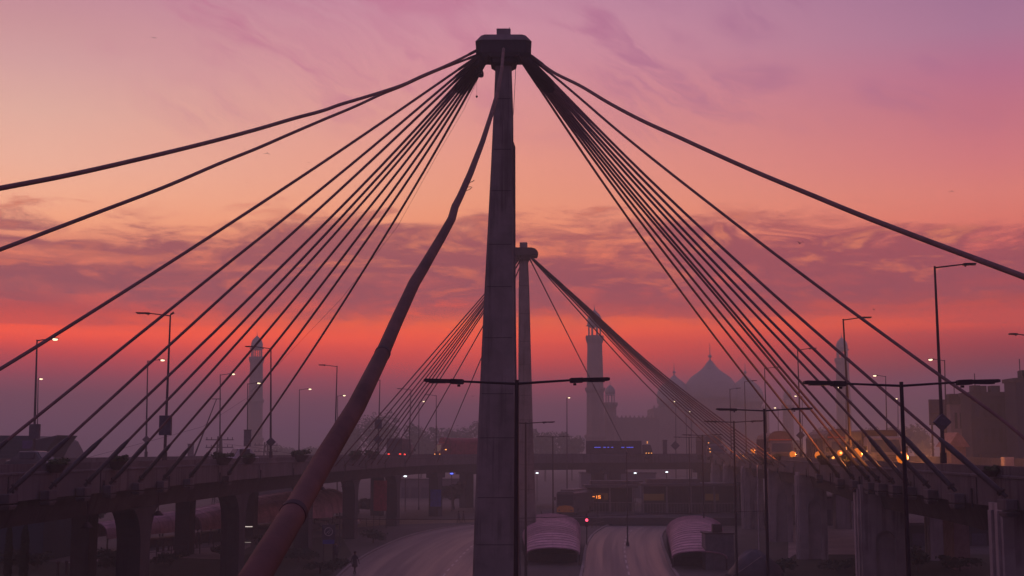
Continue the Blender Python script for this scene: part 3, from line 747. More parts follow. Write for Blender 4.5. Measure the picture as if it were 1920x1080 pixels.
street_lamp(1660.5, 705, on_outer(RP, -1, 1664, WR), 'lit lamp above the left end of wide double lamp', GRO, -1, 1.0, True, headlen=.6)
ground_lamp(1586, 727, 215, 'lit lamp crossed by the wide double lamp arm', GRO, -1, .9, headlen=.6)
ground_lamp(1683.5, 748, 225, 'small lit lamp beside wide double lamp post', GRO, -1, .05, headlen=.4)
ground_lamp(1504, 743, 240, 'small lit lamp left of the rightmost minaret', GRO, -1, .9, headlen=.5)
ground_lamp(1459, 765, 262, 'small faint lit lamp above the end of the short double arm', GRO, -1, .4, headlen=.4)
ground_lamp(1296, 772, 262, 'tiny lit lamp within the distant right cable bundle', GRO, -1, .1, headlen=.3, k=.6)
pf = at(1925, 900, 60)
street_lamp(1942, 629, (at(1945, 900, 85).x, 85, 0), 'lamp head poking in from the right edge of the picture', GRO, -1, 1.2, headlen=.55)

def double_lamp(x, ytop, Y, label, half=2.2, r=.075, lean=0.0, xb=None, hl=.95):
    top = at(x, ytop, Y); bx = at(xb, 1080, Y) if xb else top
    # base: follow the lean down to the ground
    if xb:
        k = (top.z) / (top.z - bx.z); B = Vector((top.x + (bx.x - top.x) * k, Y, 0))
    else: B = Vector((top.x, Y, 0))
    o = thing('double_street_lamp', B, label, 'street lamp', 'double armed lamps on the ground level median')
    T = top - B
    MB().tube([(0, 0, 0), T * .4, T + Vector((0, 0, .06))], [r * 1.35, r * 1.05, r * .8], 10).build('pole', M_POLE, o, smooth='auto')
    MB().tube([(0, 0, 0), (0, 0, .6)], r * 2.2, 10).build('base', M_POLE, o)
    for d in (-1, 1):
        e = T + Vector((d * (half - hl), 0, .05 if d > 0 else .02)); MB().tube([T - Vector((0, 0, .03)), e], [r * .52, r * .42], 8).build('arm', M_POLE, o)
        lamp_head(o, e, d, hl, 1.0)
    return o
double_lamp(969, 717, 31.5, 'nearest double armed lamp, directly in front of near pylon', 2.2, .062, xb=967.5)
double_lamp(1690, 721, 30, 'double armed lamp with the widest arms at right', 2.2, .055, xb=1704)
double_lamp(1433, 769, 61, 'double armed lamp below the right end of the big dome', 2.2, .07)
double_lamp(1376, 791, 98, 'double armed lamp just left of the taller double lamp, among distant cables', 2.2, .075)
double_lamp(985.5, 793, 100, 'double armed lamp peeking out right of the near pylon', 2.2, .08)
double_lamp(1036.5, 819, 186, 'small double armed lamp left of the dark truck', 2.3, .1)
double_lamp(1317, 816, 146, 'small double armed lamp right of the station, upper of the small pair', 2.2, .08)
double_lamp(1292, 820, 190, 'small double armed lamp right of the station, lower of the small pair', 2.2, .09)
def plain_pole(x, y0, Y, label, r=.09, m_=None):
    T = at(x, y0, Y); o = thing('pole', (T.x, Y, 0), label, 'pole')
    MB().tube([(0, 0, 0), (0, 0, T.z)], [r, r * .6], 8).build('shaft', m_ or M_POLEG, o); MB().tube([(0, 0, 0), (0, 0, .4)], r * 2, 8).build('base', m_ or M_POLEG, o)
    MB().lathe([(r, 0), (r * 1.2, .1), (.01, .25)], (0, 0, T.z), 8).build('cap', m_ or M_POLEG, o)
plain_pole(1175, 851, 150, 'thin bare pole below the distant truck')
plain_pole(1286.5, 780, 262, 'thin bare mast right of lamp with diamond sign')
plain_pole(1419.5, 876, 118, 'slim pale banner pole before the right flyover piers', .05, mat('pale_paint', (.4, .36, .36), .6))
plain_pole(637, 964, 150, 'short fence pole on the verge left of road')

# ------------------------------------------------------------------ mosque
def ring8(cx, cy, z, r, n=8): return [(cx + r * math.cos(math.pi / n + 2 * math.pi * j / n), cy + r * math.sin(math.pi / n + 2 * math.pi * j / n), z) for j in range(n)]
def px2m(px, Y): return px * Y / F
def minaret(name, loc, H, sc, label, group):
    o = thing(name, loc, label, name, group); s = H / 50.0; q = sc
    def z(v): return v * s
    m = MB(); prof = [(3.9, 0), (3.75, 10), (3.7, 12.0)]
    m.loft([ring8(0, 0, zz_, r * q) for r, zz_ in ((3.75, 0), (3.65, 7.5), (3.6, z(13)), (3.3, z(14.5)), (3.15, z(27)), (3.1, z(28.5)), (2.75, z(41.5)))]); m.build('shaft', M_STONE, o)
    for zc, r in ((13.4, 4.1), (27.3, 3.75)):
        MB().loft([ring8(0, 0, z(zc - 1.2), r * .86 * q), ring8(0, 0, z(zc - .4), r * q), ring8(0, 0, z(zc + .3), r * q), ring8(0, 0, z(zc + .35), r * .8 * q)]).build('string_course', M_STONE, o)
    MB().loft([ring8(0, 0, z(40.5), 2.75 * q), ring8(0, 0, z(42), 3.4 * q), ring8(0, 0, z(43), 3.4 * q), ring8(0, 0, z(43.1), 2.6 * q)]).build('balcony', M_STONE, o)
    pil = MB()
    for j in range(8):
        a = math.pi / 8 + j * math.pi / 4; pil.tube([(2.2 * q * math.cos(a), 2.2 * q * math.sin(a), z(43)), (2.2 * q * math.cos(a), 2.2 * q * math.sin(a), z(46))], .24 * q, 6)
    pil.loft([ring8(0, 0, z(45.6), 2.45 * q), ring8(0, 0, z(46.2), 2.45 * q)]); pil.build('pavilion', M_MARB, o)
    MB().loft([ring8(0, 0, z(46.0), 3.3 * q), ring8(0, 0, z(46.5), 2.7 * q)]).build('eave', M_STONE, o)
    d = MB().lathe([(2.45 * q, z(46.3)), (2.6 * q, z(47.3)), (2.45 * q, z(48.3)), (1.9 * q, z(49.3)), (1.0 * q, z(50.1)), (.35 * q, z(50.6)), (.1 * q, z(51))], (0, 0, 0), 16).build('dome', M_MARB, o, smooth=True)
    MB().tube([(0, 0, z(50.8)), (0, 0, z(52.4))], [.16 * q, .05], 6).build('finial', M_MARB, d)
    return o
def top_h(y, Y): return at(960, y, Y).z
GM = 'tall mosque corner minarets'
Ym = 455
H = top_h(576, Ym); m1 = minaret('minaret', (at(1115.5, 700, Ym).x, Ym, 0), H * 50 / 51.6, .97, 'big hazy minaret crossed by the cable bundle of the distant pylon', GM)
for (x, y, lab) in ((480.5, 626, 'hazy minaret standing at the left behind the left flyover'), (1580, 629, 'hazy minaret at the right behind a lamp post')):
    c = copy_tree(m1); Y2 = (m1.location.z + (H - EYE)) * F / 1.0 / (845 - y) if False else 455 * (845 - 576) / (845 - y)
    c.location = (at(x, 700, Y2).x, Y2, 0); c['label'] = lab
Yt = 470; Ht = top_h(719, Yt)
def turret(x, y, Y, label):
    Ht = top_h(y, Y); q = Y / 470
    o = thing('turret', (at(x, 800, Y).x, Y, 0), label, 'turret', 'small domed corner turrets of the mosque')
    MB().loft([ring8(0, 0, 0, 2.6), ring8(0, 0, Ht - 8.3, 2.2), ring8(0, 0, Ht - 7.2, 2.8), ring8(0, 0, Ht - 6.4, 2.8), ring8(0, 0, Ht - 6.3, 2.0)]).build('shaft', M_STONE, o)
    m = MB()
    for j in range(8):
        a = math.pi / 8 + j * math.pi / 4; m.tube([(1.55 * math.cos(a), 1.55 * math.sin(a), Ht - 6.4), (1.55 * math.cos(a), 1.55 * math.sin(a), Ht - 3.6)], .16, 6)
    m.loft([ring8(0, 0, Ht - 3.8, 2.0), ring8(0, 0, Ht - 3.4, 1.7)]); m.build('pavilion', M_MARB, o)
    d = MB().lathe([(1.6, Ht - 3.5), (1.8, Ht - 2.6), (1.65, Ht - 1.6), (1.0, Ht - .8), (.3, Ht - .25), (.08, Ht)], (0, 0, 0), 14).build('dome', M_MARB, o, smooth=True)
    MB().tube([(0, 0, Ht - .2), (0, 0, Ht + 1.1)], [.1, .04], 6).build('finial', M_MARB, d)
turret(1144.5, 721, 470, 'small domed turret just right of the big minaret')
turret(1478, 731, 560, 'faint small domed turret left of rightmost minaret')
Yh = 540
hall = thing('mosque', (at(1332, 800, Yh).x, Yh + 12, 0), 'hazy domed mosque prayer hall behind the far flyover', 'mosque')
def xw(x, Y=Yh): return at(x, 780, Y).x
MB().b2((xw(1226), Yh, 0), (xw(1442), Yh + 26, top_h(765, Yh))).build('wall', M_STONE, hall, True)
mp_ = MB()
x = xw(1227)
while x < xw(1441): mp_.box((x, Yh + .4, top_h(765, Yh) + .5), (.9, .6, 1.1), 0, .5); x += 1.7
mp_.build('merlon', M_STONE, hall, True)
# tall entrance arch block
m = MB(); m.b2((xw(1300), Yh - 3, 0), (xw(1366), Yh - .1, top_h(748, Yh))); m.build('portal', M_STONE, hall, True)
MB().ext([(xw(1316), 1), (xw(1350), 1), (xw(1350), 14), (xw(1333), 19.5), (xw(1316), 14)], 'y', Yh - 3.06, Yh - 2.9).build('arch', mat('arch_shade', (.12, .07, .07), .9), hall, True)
def onion(x, yb, R_, ys, Y, ft, fb):
    c = (at(x, 740, Y).x, Y, 0); k = Y / F
    prof = [(R_ * .86 * k, top_h(yb + 26, Y)), (R_ * .88 * k, top_h(yb + 6, Y))]
    prof += [(r * k, top_h(y, Y)) for y, r in ys]
    d = MB().lathe(prof, c, 32).build('dome', M_MARB, hall, True, smooth=True)
    r0 = k * (3.6 if R_ > 40 else 3.0)
    MB().lathe([(.15, 0), (r0 * .5, .15), (.2, .5)], (c[0], Y, top_h(ys[-1][0], Y) - .1), 10).tube([(c[0], Y, top_h(ys[-1][0], Y) - .3), (c[0], Y, top_h(ft, Y))], [.28, .06], 6).lathe([(.05, -r0), (r0 * .75, -r0 * .6), (r0, 0), (r0 * .75, r0 * .6), (.05, r0)], (c[0], Y, top_h(fb, Y)), 10).build('finial', M_MARB, d, True, smooth='auto')
onion(1332.5, 745, 50, [(752, 49.5), (744, 51.5), (736, 52), (727, 50), (718, 45), (708, 37.5), (702, 29.5), (697, 22), (692, 16), (687, 11.5), (681, 7), (675, 2)], Yh + 13, 643, 668)
for x in (1264.5, 1398):
    onion(x, 752, 33, [(758, 31.5), (751, 33), (743, 33.5), (735, 32), (727, 27.5), (719, 20), (712, 11), (707, 5), (703, 1.2)], Yh + 13, 680, 698)
m = MB(); yw = 500; m.b2((xw(1125, yw), yw, 0), (xw(1236, yw), yw + 2, top_h(783, yw)))
wl = thing('boundary_wall', (xw(1180, yw), yw, 0), 'long hazy mosque courtyard wall between big minaret and domes', 'wall'); m.build('wall', M_STONE, wl, True)
m = MB(); x = xw(1126, yw)
while x < xw(1235, yw): m.box((x, yw + 1, top_h(783, yw) + .4), (.8, .6, .8), 0, .5); x += 1.6
m.build('merlon', M_STONE, wl, True)

# ------------------------------------------------------------------ trees
def crown_mesh(cx, cy, cz, rx, rz, n, leaf, seed, m=None, lob=9):
    r = random.Random(seed); mb = m or MB(); lobes = []
    for i in range(lob):
        a = r.uniform(0, 6.283); e = r.uniform(-.5, 1.0); d = r.uniform(.25, .75)
        lobes.append((cx + rx * d * math.cos(a), cy + rx * d * math.sin(a), cz + rz * d * e, r.uniform(.32, .55)))
    lobes.append((cx, cy, cz + rz * .2, .6))
    for i in range(n):
        L = r.choice(lobes); u = Vector((r.gauss(0, 1), r.gauss(0, 1), r.gauss(0, 1))).normalized(); k = r.uniform(.55, 1.05) * L[3]
        c = Vector((L[0] + u.x * rx * k, L[1] + u.y * rx * k, L[2] + u.z * rz * k))
        nrm = (u + Vector((r.uniform(-.7, .7), r.uniform(-.7, .7), r.uniform(-.7, .7)))).normalized(); a = nrm.cross(Vector((.3, .5, .8))).normalized(); b = nrm.cross(a)
        s1, s2 = leaf * r.uniform(.6, 1.3), leaf * r.uniform(.4, .9); i0 = len(mb.v)
        mb.v += [tuple(c - a * s1), tuple(c - b * s2), tuple(c + a * s1), tuple(c + b * s2)]; mb.f.append((i0, i0 + 1, i0 + 2, i0 + 3))
    return mb
def tree(x, ytop, Y, wpx, label, group, n=1500, leaf=.42, seed=1, zb=0.0, name='tree', m=None):
    T = at(x, ytop, Y); h = T.z - zb; wd = wpx * Y / F / 2
    o = thing(name, (T.x, Y, zb), label, 'tree', group)
    r = random.Random(seed); t = MB(); t.tube([(0, 0, -.1), (r.uniform(-.2, .2), 0, h * .25), (r.uniform(-.4, .4), 0, h * .6)], [.35, .27, .14], 7)
    for i in range(6):
        a = r.uniform(0, 6.28); t.tube([(0, 0, h * r.uniform(.22, .45)), (math.cos(a) * wd * .3, math.sin(a) * wd * .3, h * .58), (math.cos(a) * wd * .65, math.sin(a) * wd * .65, h * r.uniform(.65, .85))], [.15, .1, .04], 5)
    t.build('trunk', M_BARK, o)
    crown_mesh(0, 0, h * .62, wd, h * .42, n, leaf, seed).build('crown', m or M_LEAF, o, recalc=False)
    return o
GT = 'hazy trees beyond the flyovers'
for i, (x, y, Y, wp, lab) in enumerate([
    (705, 768, 330, 92, 'broad round hazy tree behind the left cables of the distant pylon'),
    (655, 795, 345, 60, 'low hazy tree touching the right edge of the thick stay pipe'),
    (790, 800, 330, 70, 'hazy tree behind the lorry left of near pylon'),
    (865, 793, 360, 100, 'wide hazy tree close against the left edge of near pylon'),
    (1022, 806, 340, 90, 'hazy tree between the distant pylon and lone lit lamp'),
    (1072, 812, 350, 60, 'hazy tree at the foot of the big minaret'),
    (1545, 795, 350, 90, 'hazy tree behind the trucks on the right flyover'),
    (1650, 798, 330, 90, 'hazy tree right of the rightmost minaret'),
    (1720, 790, 300, 70, 'hazy tree left of the buildings'),
    (600, 835, 380, 90, 'low distant tree clump between stay pipe and haloed lamp'),
    (545, 838, 400, 90, 'low distant tree clump under the haloed lamp'),
    (1480, 818, 300, 60, 'hazy tree behind the round topped truck')]):
    tree(x, y, Y * 1.35, wp, lab, GT, 2600, .5, 20 + i)
for i, (x, y, Y, wp, lab) in enumerate([(850, 905, 240, 50, 'ragged tree under the far flyover left of near pylon'), (590, 940, 215, 70, 'dark bushy tree under the flyover beside the stay pipe'),
    (670, 938, 225, 60, 'dark bushy tree on the verge left of red banner'), (165, 945, 190, 60, 'dark tree seen under the left flyover'), (1660, 960, 200, 80, 'dark tree seen between the right piers')]):
    tree(x, y, Y, wp, lab, 'dark trees at street level', 900, .4, 60 + i, m=M_LEAFD)
# slender cypress and topiary in the garden under the left flyover
def cypress(x, ytop, Y, wpx, label, seed):
    T = at(x, ytop, Y); h = T.z; wd = wpx * Y / F / 2; r = random.Random(seed)
    o = thing('cypress', (T.x, Y, 0), label, 'tree', 'slender cypresses in the garden')
    MB().tube([(0, 0, 0), (0, 0, h * .8)], [.12, .03], 6).build('trunk', M_BARK, o); m = MB()
    for i in range(900):
        z = r.uniform(.08, 1); k = wd * (math.sin(min(1, z * 1.0) * math.pi) ** .6 * .9 + .1) * r.uniform(.6, 1.1); a = r.uniform(0, 6.28)
        c = Vector((k * math.cos(a), k * math.sin(a), z * h)); s = .13 * r.uniform(.6, 1.3); i0 = len(m.v); t = r.uniform(-.5, .5)
        m.v += [tuple(c + Vector((-s, t * s, -s))), tuple(c + Vector((s, -t * s, -s * .5))), tuple(c + Vector((t * s * .4, s * .4, s * 1.6)))]; m.f.append((i0, i0 + 1, i0 + 2))
    m.build('crown', M_LEAFD, o, recalc=False)
cypress(48, 985, 100, 12, 'tall dark cypress, right one of the two at the far left', 3)
cypress(18, 988, 98, 10, 'tall dark cypress, left one of the two at the far left', 4)
def topiary(x, yb, label, seed, h=2.4):
    p = ground_at(x, yb); o = thing('topiary', (p.x, p.y, 0), label, 'shrub', 'clipped round topiary shrubs')
    MB().tube([(0, 0, 0), (0, 0, h * .8)], .06, 6).build('stem', M_BARK, o)
    m = crown_mesh(0, 0, h * .82, .75, .5, 260, .14, seed); crown_mesh(0, 0, h * .35, .6, .38, 200, .14, seed + 1, m); m.build('foliage', M_LEAFD, o, recalc=False)
topiary(84, 1042, 'clipped two ball topiary shrub right of the cypresses', 11); topiary(128, 1040, 'clipped two ball topiary shrub left of the first pier', 13)
def hedge(x, yb, wpx, h, label, seed, n=700):
    p = ground_at(x, yb); wd = wpx * p.y / F / 2; o = thing('shrub', (p.x, p.y, 0), label, 'shrub', 'dark shrubs along the paths')
    MB().tube([(0, 0, 0), (0, 0, h * .6)], .08, 5).build('stem', M_BARK, o)
    crown_mesh(0, 0, h * .5, wd, h * .5, n, .16, seed).build('foliage', M_LEAFD, o, recalc=False)
hedge(20, 1072, 70, 2.2, 'large rounded dark shrub in the bottom left corner', 31)
hedge(190, 1062, 100, 1.8, 'wide dark shrub at the foot of the first left pier', 32)
hedge(225, 1075, 80, 1.6, 'dark shrub overlapping the foot of the first left pier', 33)
hedge(560, 1055, 90, 1.5, 'low dark shrub right of the lower stay pipe', 34)
hedge(700, 1018, 50, 1.6, 'dark bush at the road kerb below the red banner', 35)
hedge(1722, 1075, 60, 2.2, 'dark shrub beside wide double lamp post foot', 36)
for i_, (x_, y_, w__, h_, lb) in enumerate([(70, 1066, 60, 1.5, 'small dark shrub right of the bottom left corner shrub'), (320, 1060, 80, 1.2, 'low dark shrub between the left piers, nearer one'), (420, 1046, 60, 1.3, 'dark shrub at the foot of the second left pier'), (500, 1030, 60, 1.8, 'dark shrub left of the sign with round emblem'), (640, 1066, 40, 1.0, 'small dark shrub by the walking person'), (600, 1076, 70, 1.2, 'dark shrub at the bottom edge right of stay pipe'), (1800, 1072, 80, 1.4, 'wide dark shrub under the right flyover near edge'), (1470, 1074, 50, 1.3, 'dark shrub right of the covered heap')]): hedge(x_, y_, w__, h_, lb, 140 + i_, 500)
hedge(1570, 1072, 80, 1.2, 'low dark shrub between two right piers', 37)

# planters hanging on the parapets
M_POT = mat('planter_clay', (.05, .035, .035), .8, var=.3, scale=4)
def planter(path, side, x, sc, label, seed):
    p, t = at_px(path, x, ZT); c = Vector((p.x + t.y * .25 * side, p.y - t.x * .25 * side, ZT - .45))
    o = thing('flower_planter', c, label, 'planter', 'planters hung along the flyover parapets')
    MB().lathe([(.28 * sc, 0), (.5 * sc, .3 * sc), (.58 * sc, .42 * sc), (.5 * sc, .42 * sc)], (0, 0, 0), 14).build('bowl', M_POT, o, smooth='auto')
    m = crown_mesh(0, 0, .5 * sc, .62 * sc, .26 * sc, 420, .085 * sc, seed); m.build('plant', M_LEAF, o, recalc=False)
    return o
for i, (x, s_, lab) in enumerate([(95, .95, 'leafy planter below the dark winged building at left'), (213, 1.1, 'bushy planter between the first and third left anchor blocks'), (411, 1.3, 'planter left of the white car on left parapet'),
                             (460, 1.15, 'small planter right of the white car on left parapet'), (558, 1.5, 'planter beside the thick stay pipe'), (662, 1.5, 'planter just right of the thick stay pipe'), (693, 1.5, 'hazy planter near left cables of distant pylon')]):
    planter(LP, 1, x, s_, lab, 70 + i)
for i, (x, s_, lab) in enumerate([(1868, .62, 'leafy planter at the right end of right parapet'), (1552, .95, 'planter under the glowing windscreen on right parapet'), (1592, 1.0, 'planter between two amber lamps on right parapet'), (1462, 1.0, 'planter left of the amber lamp nearest the round topped truck')]):
    planter(RP, -1, x, s_, lab, 90 + i)

# ------------------------------------------------------------------ vehicles
M_AMBER = emit('amber_lamp', (1.0, .42, .10), 3.2); M_AMBHALO = emit('amber_halo', (1.0, .22, .02), .75); M_AMB2 = emit('amber_marker', (1.0, .36, .08), 2.2)  # the dim amber shell material glows to imitate the lamps' halo
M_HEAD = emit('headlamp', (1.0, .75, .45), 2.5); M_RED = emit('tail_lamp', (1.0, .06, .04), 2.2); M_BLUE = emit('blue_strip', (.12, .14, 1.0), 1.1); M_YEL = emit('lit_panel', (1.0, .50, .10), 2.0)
def wheel(o, x, y, r=.48, wd=.28):
    m = MB(); m.tube([(x - wd / 2, y, r), (x + wd / 2, y, r)], r, 16); t = m.build('wheel', M_TYRE, o, smooth='auto')
    MB().tube([(x - wd / 2 - .01, y, r), (x + wd / 2 + .01, y, r)], r * .5, 12).build('rim', M_POLEG, t)
def truck(loc, rz, label, L=8.5, Wd=2.5, H=3.6, cabH=2.7, body=(.10, .06, .06), cabc=(.13, .10, .10), crown=False, headm=None, cargo_w=None, blue=False, tail=None, group='trucks and lorries on the flyovers'):
    o = thing('truck', loc, label, 'truck', group, rz)
    nm = 'paint_%.2f_%.2f_%.2f' % body; mb_ = mat(nm, body, .6, var=.35, scale=1.5); mc = mat('cab_%.2f_%.2f' % cabc[:2], cabc, .45, var=.2, scale=2)
    cw = (cargo_w or Wd) / 2
    # cargo box, +y is the rear
    if crown:
        pr = [(-cw, .9), (cw, .9), (cw, H - .75), (cw * .86, H - .35), (cw * .55, H - .08), (0, H), (-cw * .55, H - .08), (-cw * .86, H - .35), (-cw, H - .75)]
    else:
        pr = [(-cw, .9), (cw, .9), (cw, H - .12), (cw - .12, H), (-cw + .12, H), (-cw, H - .12)]
    MB().ext(pr, 'y', 2.05, L).build('cargo_box', mb_, o)
    rib = MB()
    for k in range(1, 8):
        y = 2.05 + (L - 2.05) * k / 8
        for s in (-1, 1): MB().box((s * (cw + .03), y, (.9 + H - .8) / 2), (.06, .08, H - 1.8)).build('rib', mb_, o)
    MB().loft([[(-Wd / 2, 0, .55), (Wd / 2, 0, .55), (Wd / 2, 1.95, .55), (-Wd / 2, 1.95, .55)], [(-Wd / 2, 0, 1.45), (Wd / 2, 0, 1.45), (Wd / 2, 1.95, 1.45), (-Wd / 2, 1.95, 1.45)],
               [(-Wd / 2 + .12, .35, cabH - .1), (Wd / 2 - .12, .35, cabH - .1), (Wd / 2 - .12, 1.95, cabH - .1), (-Wd / 2 + .12, 1.95, cabH - .1)],
               [(-Wd / 2 + .3, .55, cabH), (Wd / 2 - .3, .55, cabH), (Wd / 2 - .3, 1.9, cabH), (-Wd / 2 + .3, 1.9, cabH)]]).build('cab', mc, o, bevel=.04)
    if crown:
        MB().ext([(-Wd / 2, cabH - .05), (Wd / 2, cabH - .05), (Wd / 2, H - .6), (Wd * .42, H - .25), (Wd * .25, H + .05), (0, H + .12), (-Wd * .25, H + .05), (-Wd * .42, H - .25), (-Wd / 2, H - .6)], 'y', .9, 1.7).build('crown_board', mb_, o)
        MB().b2((-Wd / 2 + .1, .86, cabH + .12), (Wd / 2 - .1, .9, cabH + .22)).build('stripe', mat('red_stripe', (.45, .06, .05), .5), o)
    MB().loft([[(-Wd / 2 + .2, .03, 1.5), (Wd / 2 - .2, .03, 1.5), (Wd / 2 - .3, .33, cabH - .25), (-Wd / 2 + .3, .33, cabH - .25)], [(-Wd / 2 + .2, .0, 1.5), (Wd / 2 - .2, .0, 1.5), (Wd / 2 - .3, .30, cabH - .25), (-Wd / 2 + .3, .30, cabH - .25)]]).build('windscreen', M_GLASS, o)
    MB().b2((-Wd / 2, -.15, .45), (Wd / 2, -.02, .75)).build('bumper', M_RUST, o)
    g_ = MB()
    for k in range(4): g_.b2((-.7, -.03, .85 + k * .13), (.7, .0, .9 + k * .13))
    g_.build('grille', M_RUST, o)
    for s in (-1, 1):
        MB().tube([(s * Wd * .38, -.04, .98), (s * Wd * .38, 0, .98)], .13, 12).build('headlight', headm or M_GLASS, o)
        MB().b2((s * (Wd / 2 + .05), .1, 1.5), (s * (Wd / 2 + .3), .2, 1.95)).build('mirror', M_RUST, o)
        for y in (1.0, L - 2.6, L - 1.4): wheel(o, s * (Wd / 2 - .15), y)
        if tail: MB().b2((s * cw * .6, L, 1.0), (s * cw * .85, L + .03, 1.15)).build('tail_light', tail, o)
    return o
DZ = 8.88
def on_deck(x, Y): return (at(x, 860, Y).x, Y, DZ)
tA = truck(on_deck(1467, 152), 0, 'round topped truck facing the viewer in the middle of amber glow', H=3.75, Wd=2.7, crown=True, body=(.12, .07, .07))
tB = truck(on_deck(1581, 124), R(2), 'tall crowned truck with a red stripe, right of glowing windscreen', H=3.55, Wd=2.5, crown=True, body=(.07, .055, .07), headm=M_AMB2)
tC = truck(on_deck(1662, 101), R(-3), 'big dark cargo truck at the right end of the row', H=3.2, Wd=2.7, body=(.08, .06, .06), cabc=(.2, .17, .17))
tD = truck((at(1224, 840, 254).x, 254.5, DZ), R(84), 'long dark cargo truck crossing the far flyover, facing right', L=12.6, H=3.5, cabH=2.75, body=(.05, .04, .05), cabc=(.06, .05, .05))
m = MB()
for a, b in ((1.2, 2.5), (2.9, 3.5), (5.0, 5.4), (5.8, 6.1), (6.4, 6.9), (7.4, 8.6)): m.b2((1.26, a + 2.4, 2.2), (1.33, b + 2.4, 2.3))
for v in range(len(m.v)): m.v[v] = (-m.v[v][0], m.v[v][1], m.v[v][2])
m.build('light_strip', M_BLUE, tD)
m = MB(); m.b2((-1.3, .9, 3.0), (-1.15, 1.05, 3.14)); m.b2((-1.3, .9, 3.25), (-1.15, 1.05, 3.36)); m.build('marker_lamp', M_AMB2, tD)
m = MB(); [m.b2((-1.32, .1 + k * .5, 1.1), (-1.26, .3 + k * .5, 1.22)) for k in range(3)]; m.build('side_marker', M_AMB2, tD)
tE = truck(on_deck(762, 216), R(4), 'hazy high sided lorry with red tail lights left of the red lorry', L=9, H=3.6, Wd=2.6, body=(.06, .045, .06), tail=M_RED)
tE.rotation_euler.z = R(180 - 8); tE.location = (at(762, 860, 226).x, 226, DZ)
tF = truck(on_deck(820, 240), R(-68), 'red covered lorry close against left edge of near pylon', L=9.5, H=3.9, Wd=2.6, cabH=2.9, crown=True, body=(.22, .04, .05), cabc=(.2, .05, .05), headm=M_AMB2)
tF.rotation_euler.z = R(-60)
tG = truck(on_deck(1345, 235), R(8), 'hazy square truck with amber markers behind the distant cable bundle', H=4.2, Wd=2.9, body=(.08, .06, .07))
m = MB(); m.b2((-1.35, .85, 2.9), (-1.2, .9, 3.05)); m.b2((-1.4, -.05, 1.9), (-1.25, .0, 2.05)); m.b2((-1.35, -.05, 1.35), (-1.2, 0, 1.5)); m.build('marker_lamp', M_AMB2, tG)
m = MB(); m.b2((-.9, .84, 2.95), (.9, .9, 3.1)); m.build('light_bar', M_SIGNG, tB)

def car(loc, rz, label, L=4.3, Wd=1.7, H=1.45, c=(.4, .38, .38), van=False, head=None, name='car', panel=None, group='cars and vans in traffic'):
    o = thing(name, loc, label, 'van' if van else 'car', group, rz); mp2 = mat('car_%.2f_%.2f_%.2f' % c, c, .35, var=.08, scale=1, spec=.5)
    h = Wd / 2
    if van: sec = [(0, .35, .75), (.15, .3, 1.0), (.55, .3, 1.1), (1.1, .3, H - .05), (1.5, .3, H), (L - .2, .3, H), (L, .35, H - .1)]
    else: sec = [(0, .35, .6), (.1, .25, .75), (1.1, .22, .88), (1.75, .22, H - .05), (2.2, .22, H), (3.2, .22, H - .03), (3.9, .22, .95), (L - .08, .28, .9), (L, .35, .75)]
    rings = []
    for y, z0, z1 in sec:
        n_ = .82 if z1 > 1.05 else .97
        rings.append([(-h * .92, y, z0), (h * .92, y, z0), (h, y, min(z1, .7)), (h * n_, y, z1 - .04), (h * n_ * .9, y, z1), (-h * n_ * .9, y, z1), (-h * n_, y, z1 - .04), (-h, y, min(z1, .7))])
    MB().loft(rings).build('body', mp2, o, smooth='auto')
    g0, g1 = (.62, 1.06) if van else (1.16, 1.70)
    z0, z1 = (1.14, H - .12) if van else (.93, H - .1)
    MB().loft([[(-h * .8, g0, z0), (h * .8, g0, z0), (h * .7, g1, z1), (-h * .7, g1, z1)], [(-h * .8, g0 - .05, z0 + .03), (h * .8, g0 - .05, z0 + .03), (h * .7, g1 - .05, z1 + .03), (-h * .7, g1 - .05, z1 + .03)]]).build('windscreen', panel or M_GLASS, o)
    for s in (-1, 1):
        MB().b2((s * h * .86, g1 + .1, z0 + .08), (s * (h * .97), L - (.5 if van else 1.25), z1 - .02)).build('side_window', M_GLASS, o)
        MB().b2((s * h * .55, -.03, .58), (s * h * .9, .06, .72)).build('headlight', head or M_GLASS, o)
        for y in (.85, L - .85): wheel(o, s * (h - .08), y, .3, .2)
    return o
car((at(117, 866, 96).x, 96, DZ), R(72), 'blue grey hatchback with a lit headlamp beside the dark winged building', c=(.02, .03, .05), head=M_HEAD, H=1.6)
car(on_deck(416, 150), R(-50), 'pale grey car passing between two left parapet planters', c=(.35, .33, .36), H=1.9, head=M_AMB2)
car(on_deck(1549, 141), R(-12), 'van with brightly glowing amber windscreen before crowned truck', van=True, L=4.4, Wd=1.75, H=2.3, c=(.2, .16, .14), panel=M_YEL, head=M_AMB2)  # windscreen emits amber, standing in for light reflected in it
cc = car(on_deck(1624, 93), R(6), 'small dark car with a lit yellow plate before the last truck', c=(.06, .05, .06), H=1.5, head=M_AMB2)
cc.location.z = DZ; MB().b2((-.33, .6, 1.45), (.33, .68, 1.62)).build('lit_sign', M_YEL, cc)
p = ground_at(606, 998); car((at(612, 980, 185).x, 185, 0), R(80), 'pale parked car on verge right of the thick stay pipe', c=(.3, .28, .3))
car((at(672, 975, 190).x, 190, 0), R(75), 'pale parked car left of the red banner', c=(.33, .3, .3))
car((at(470, 960, 172).x, 172, 0), R(85), 'dark parked van behind the left flyover beside the stay pipe', van=True, c=(.1, .1, .12), H=2.3)

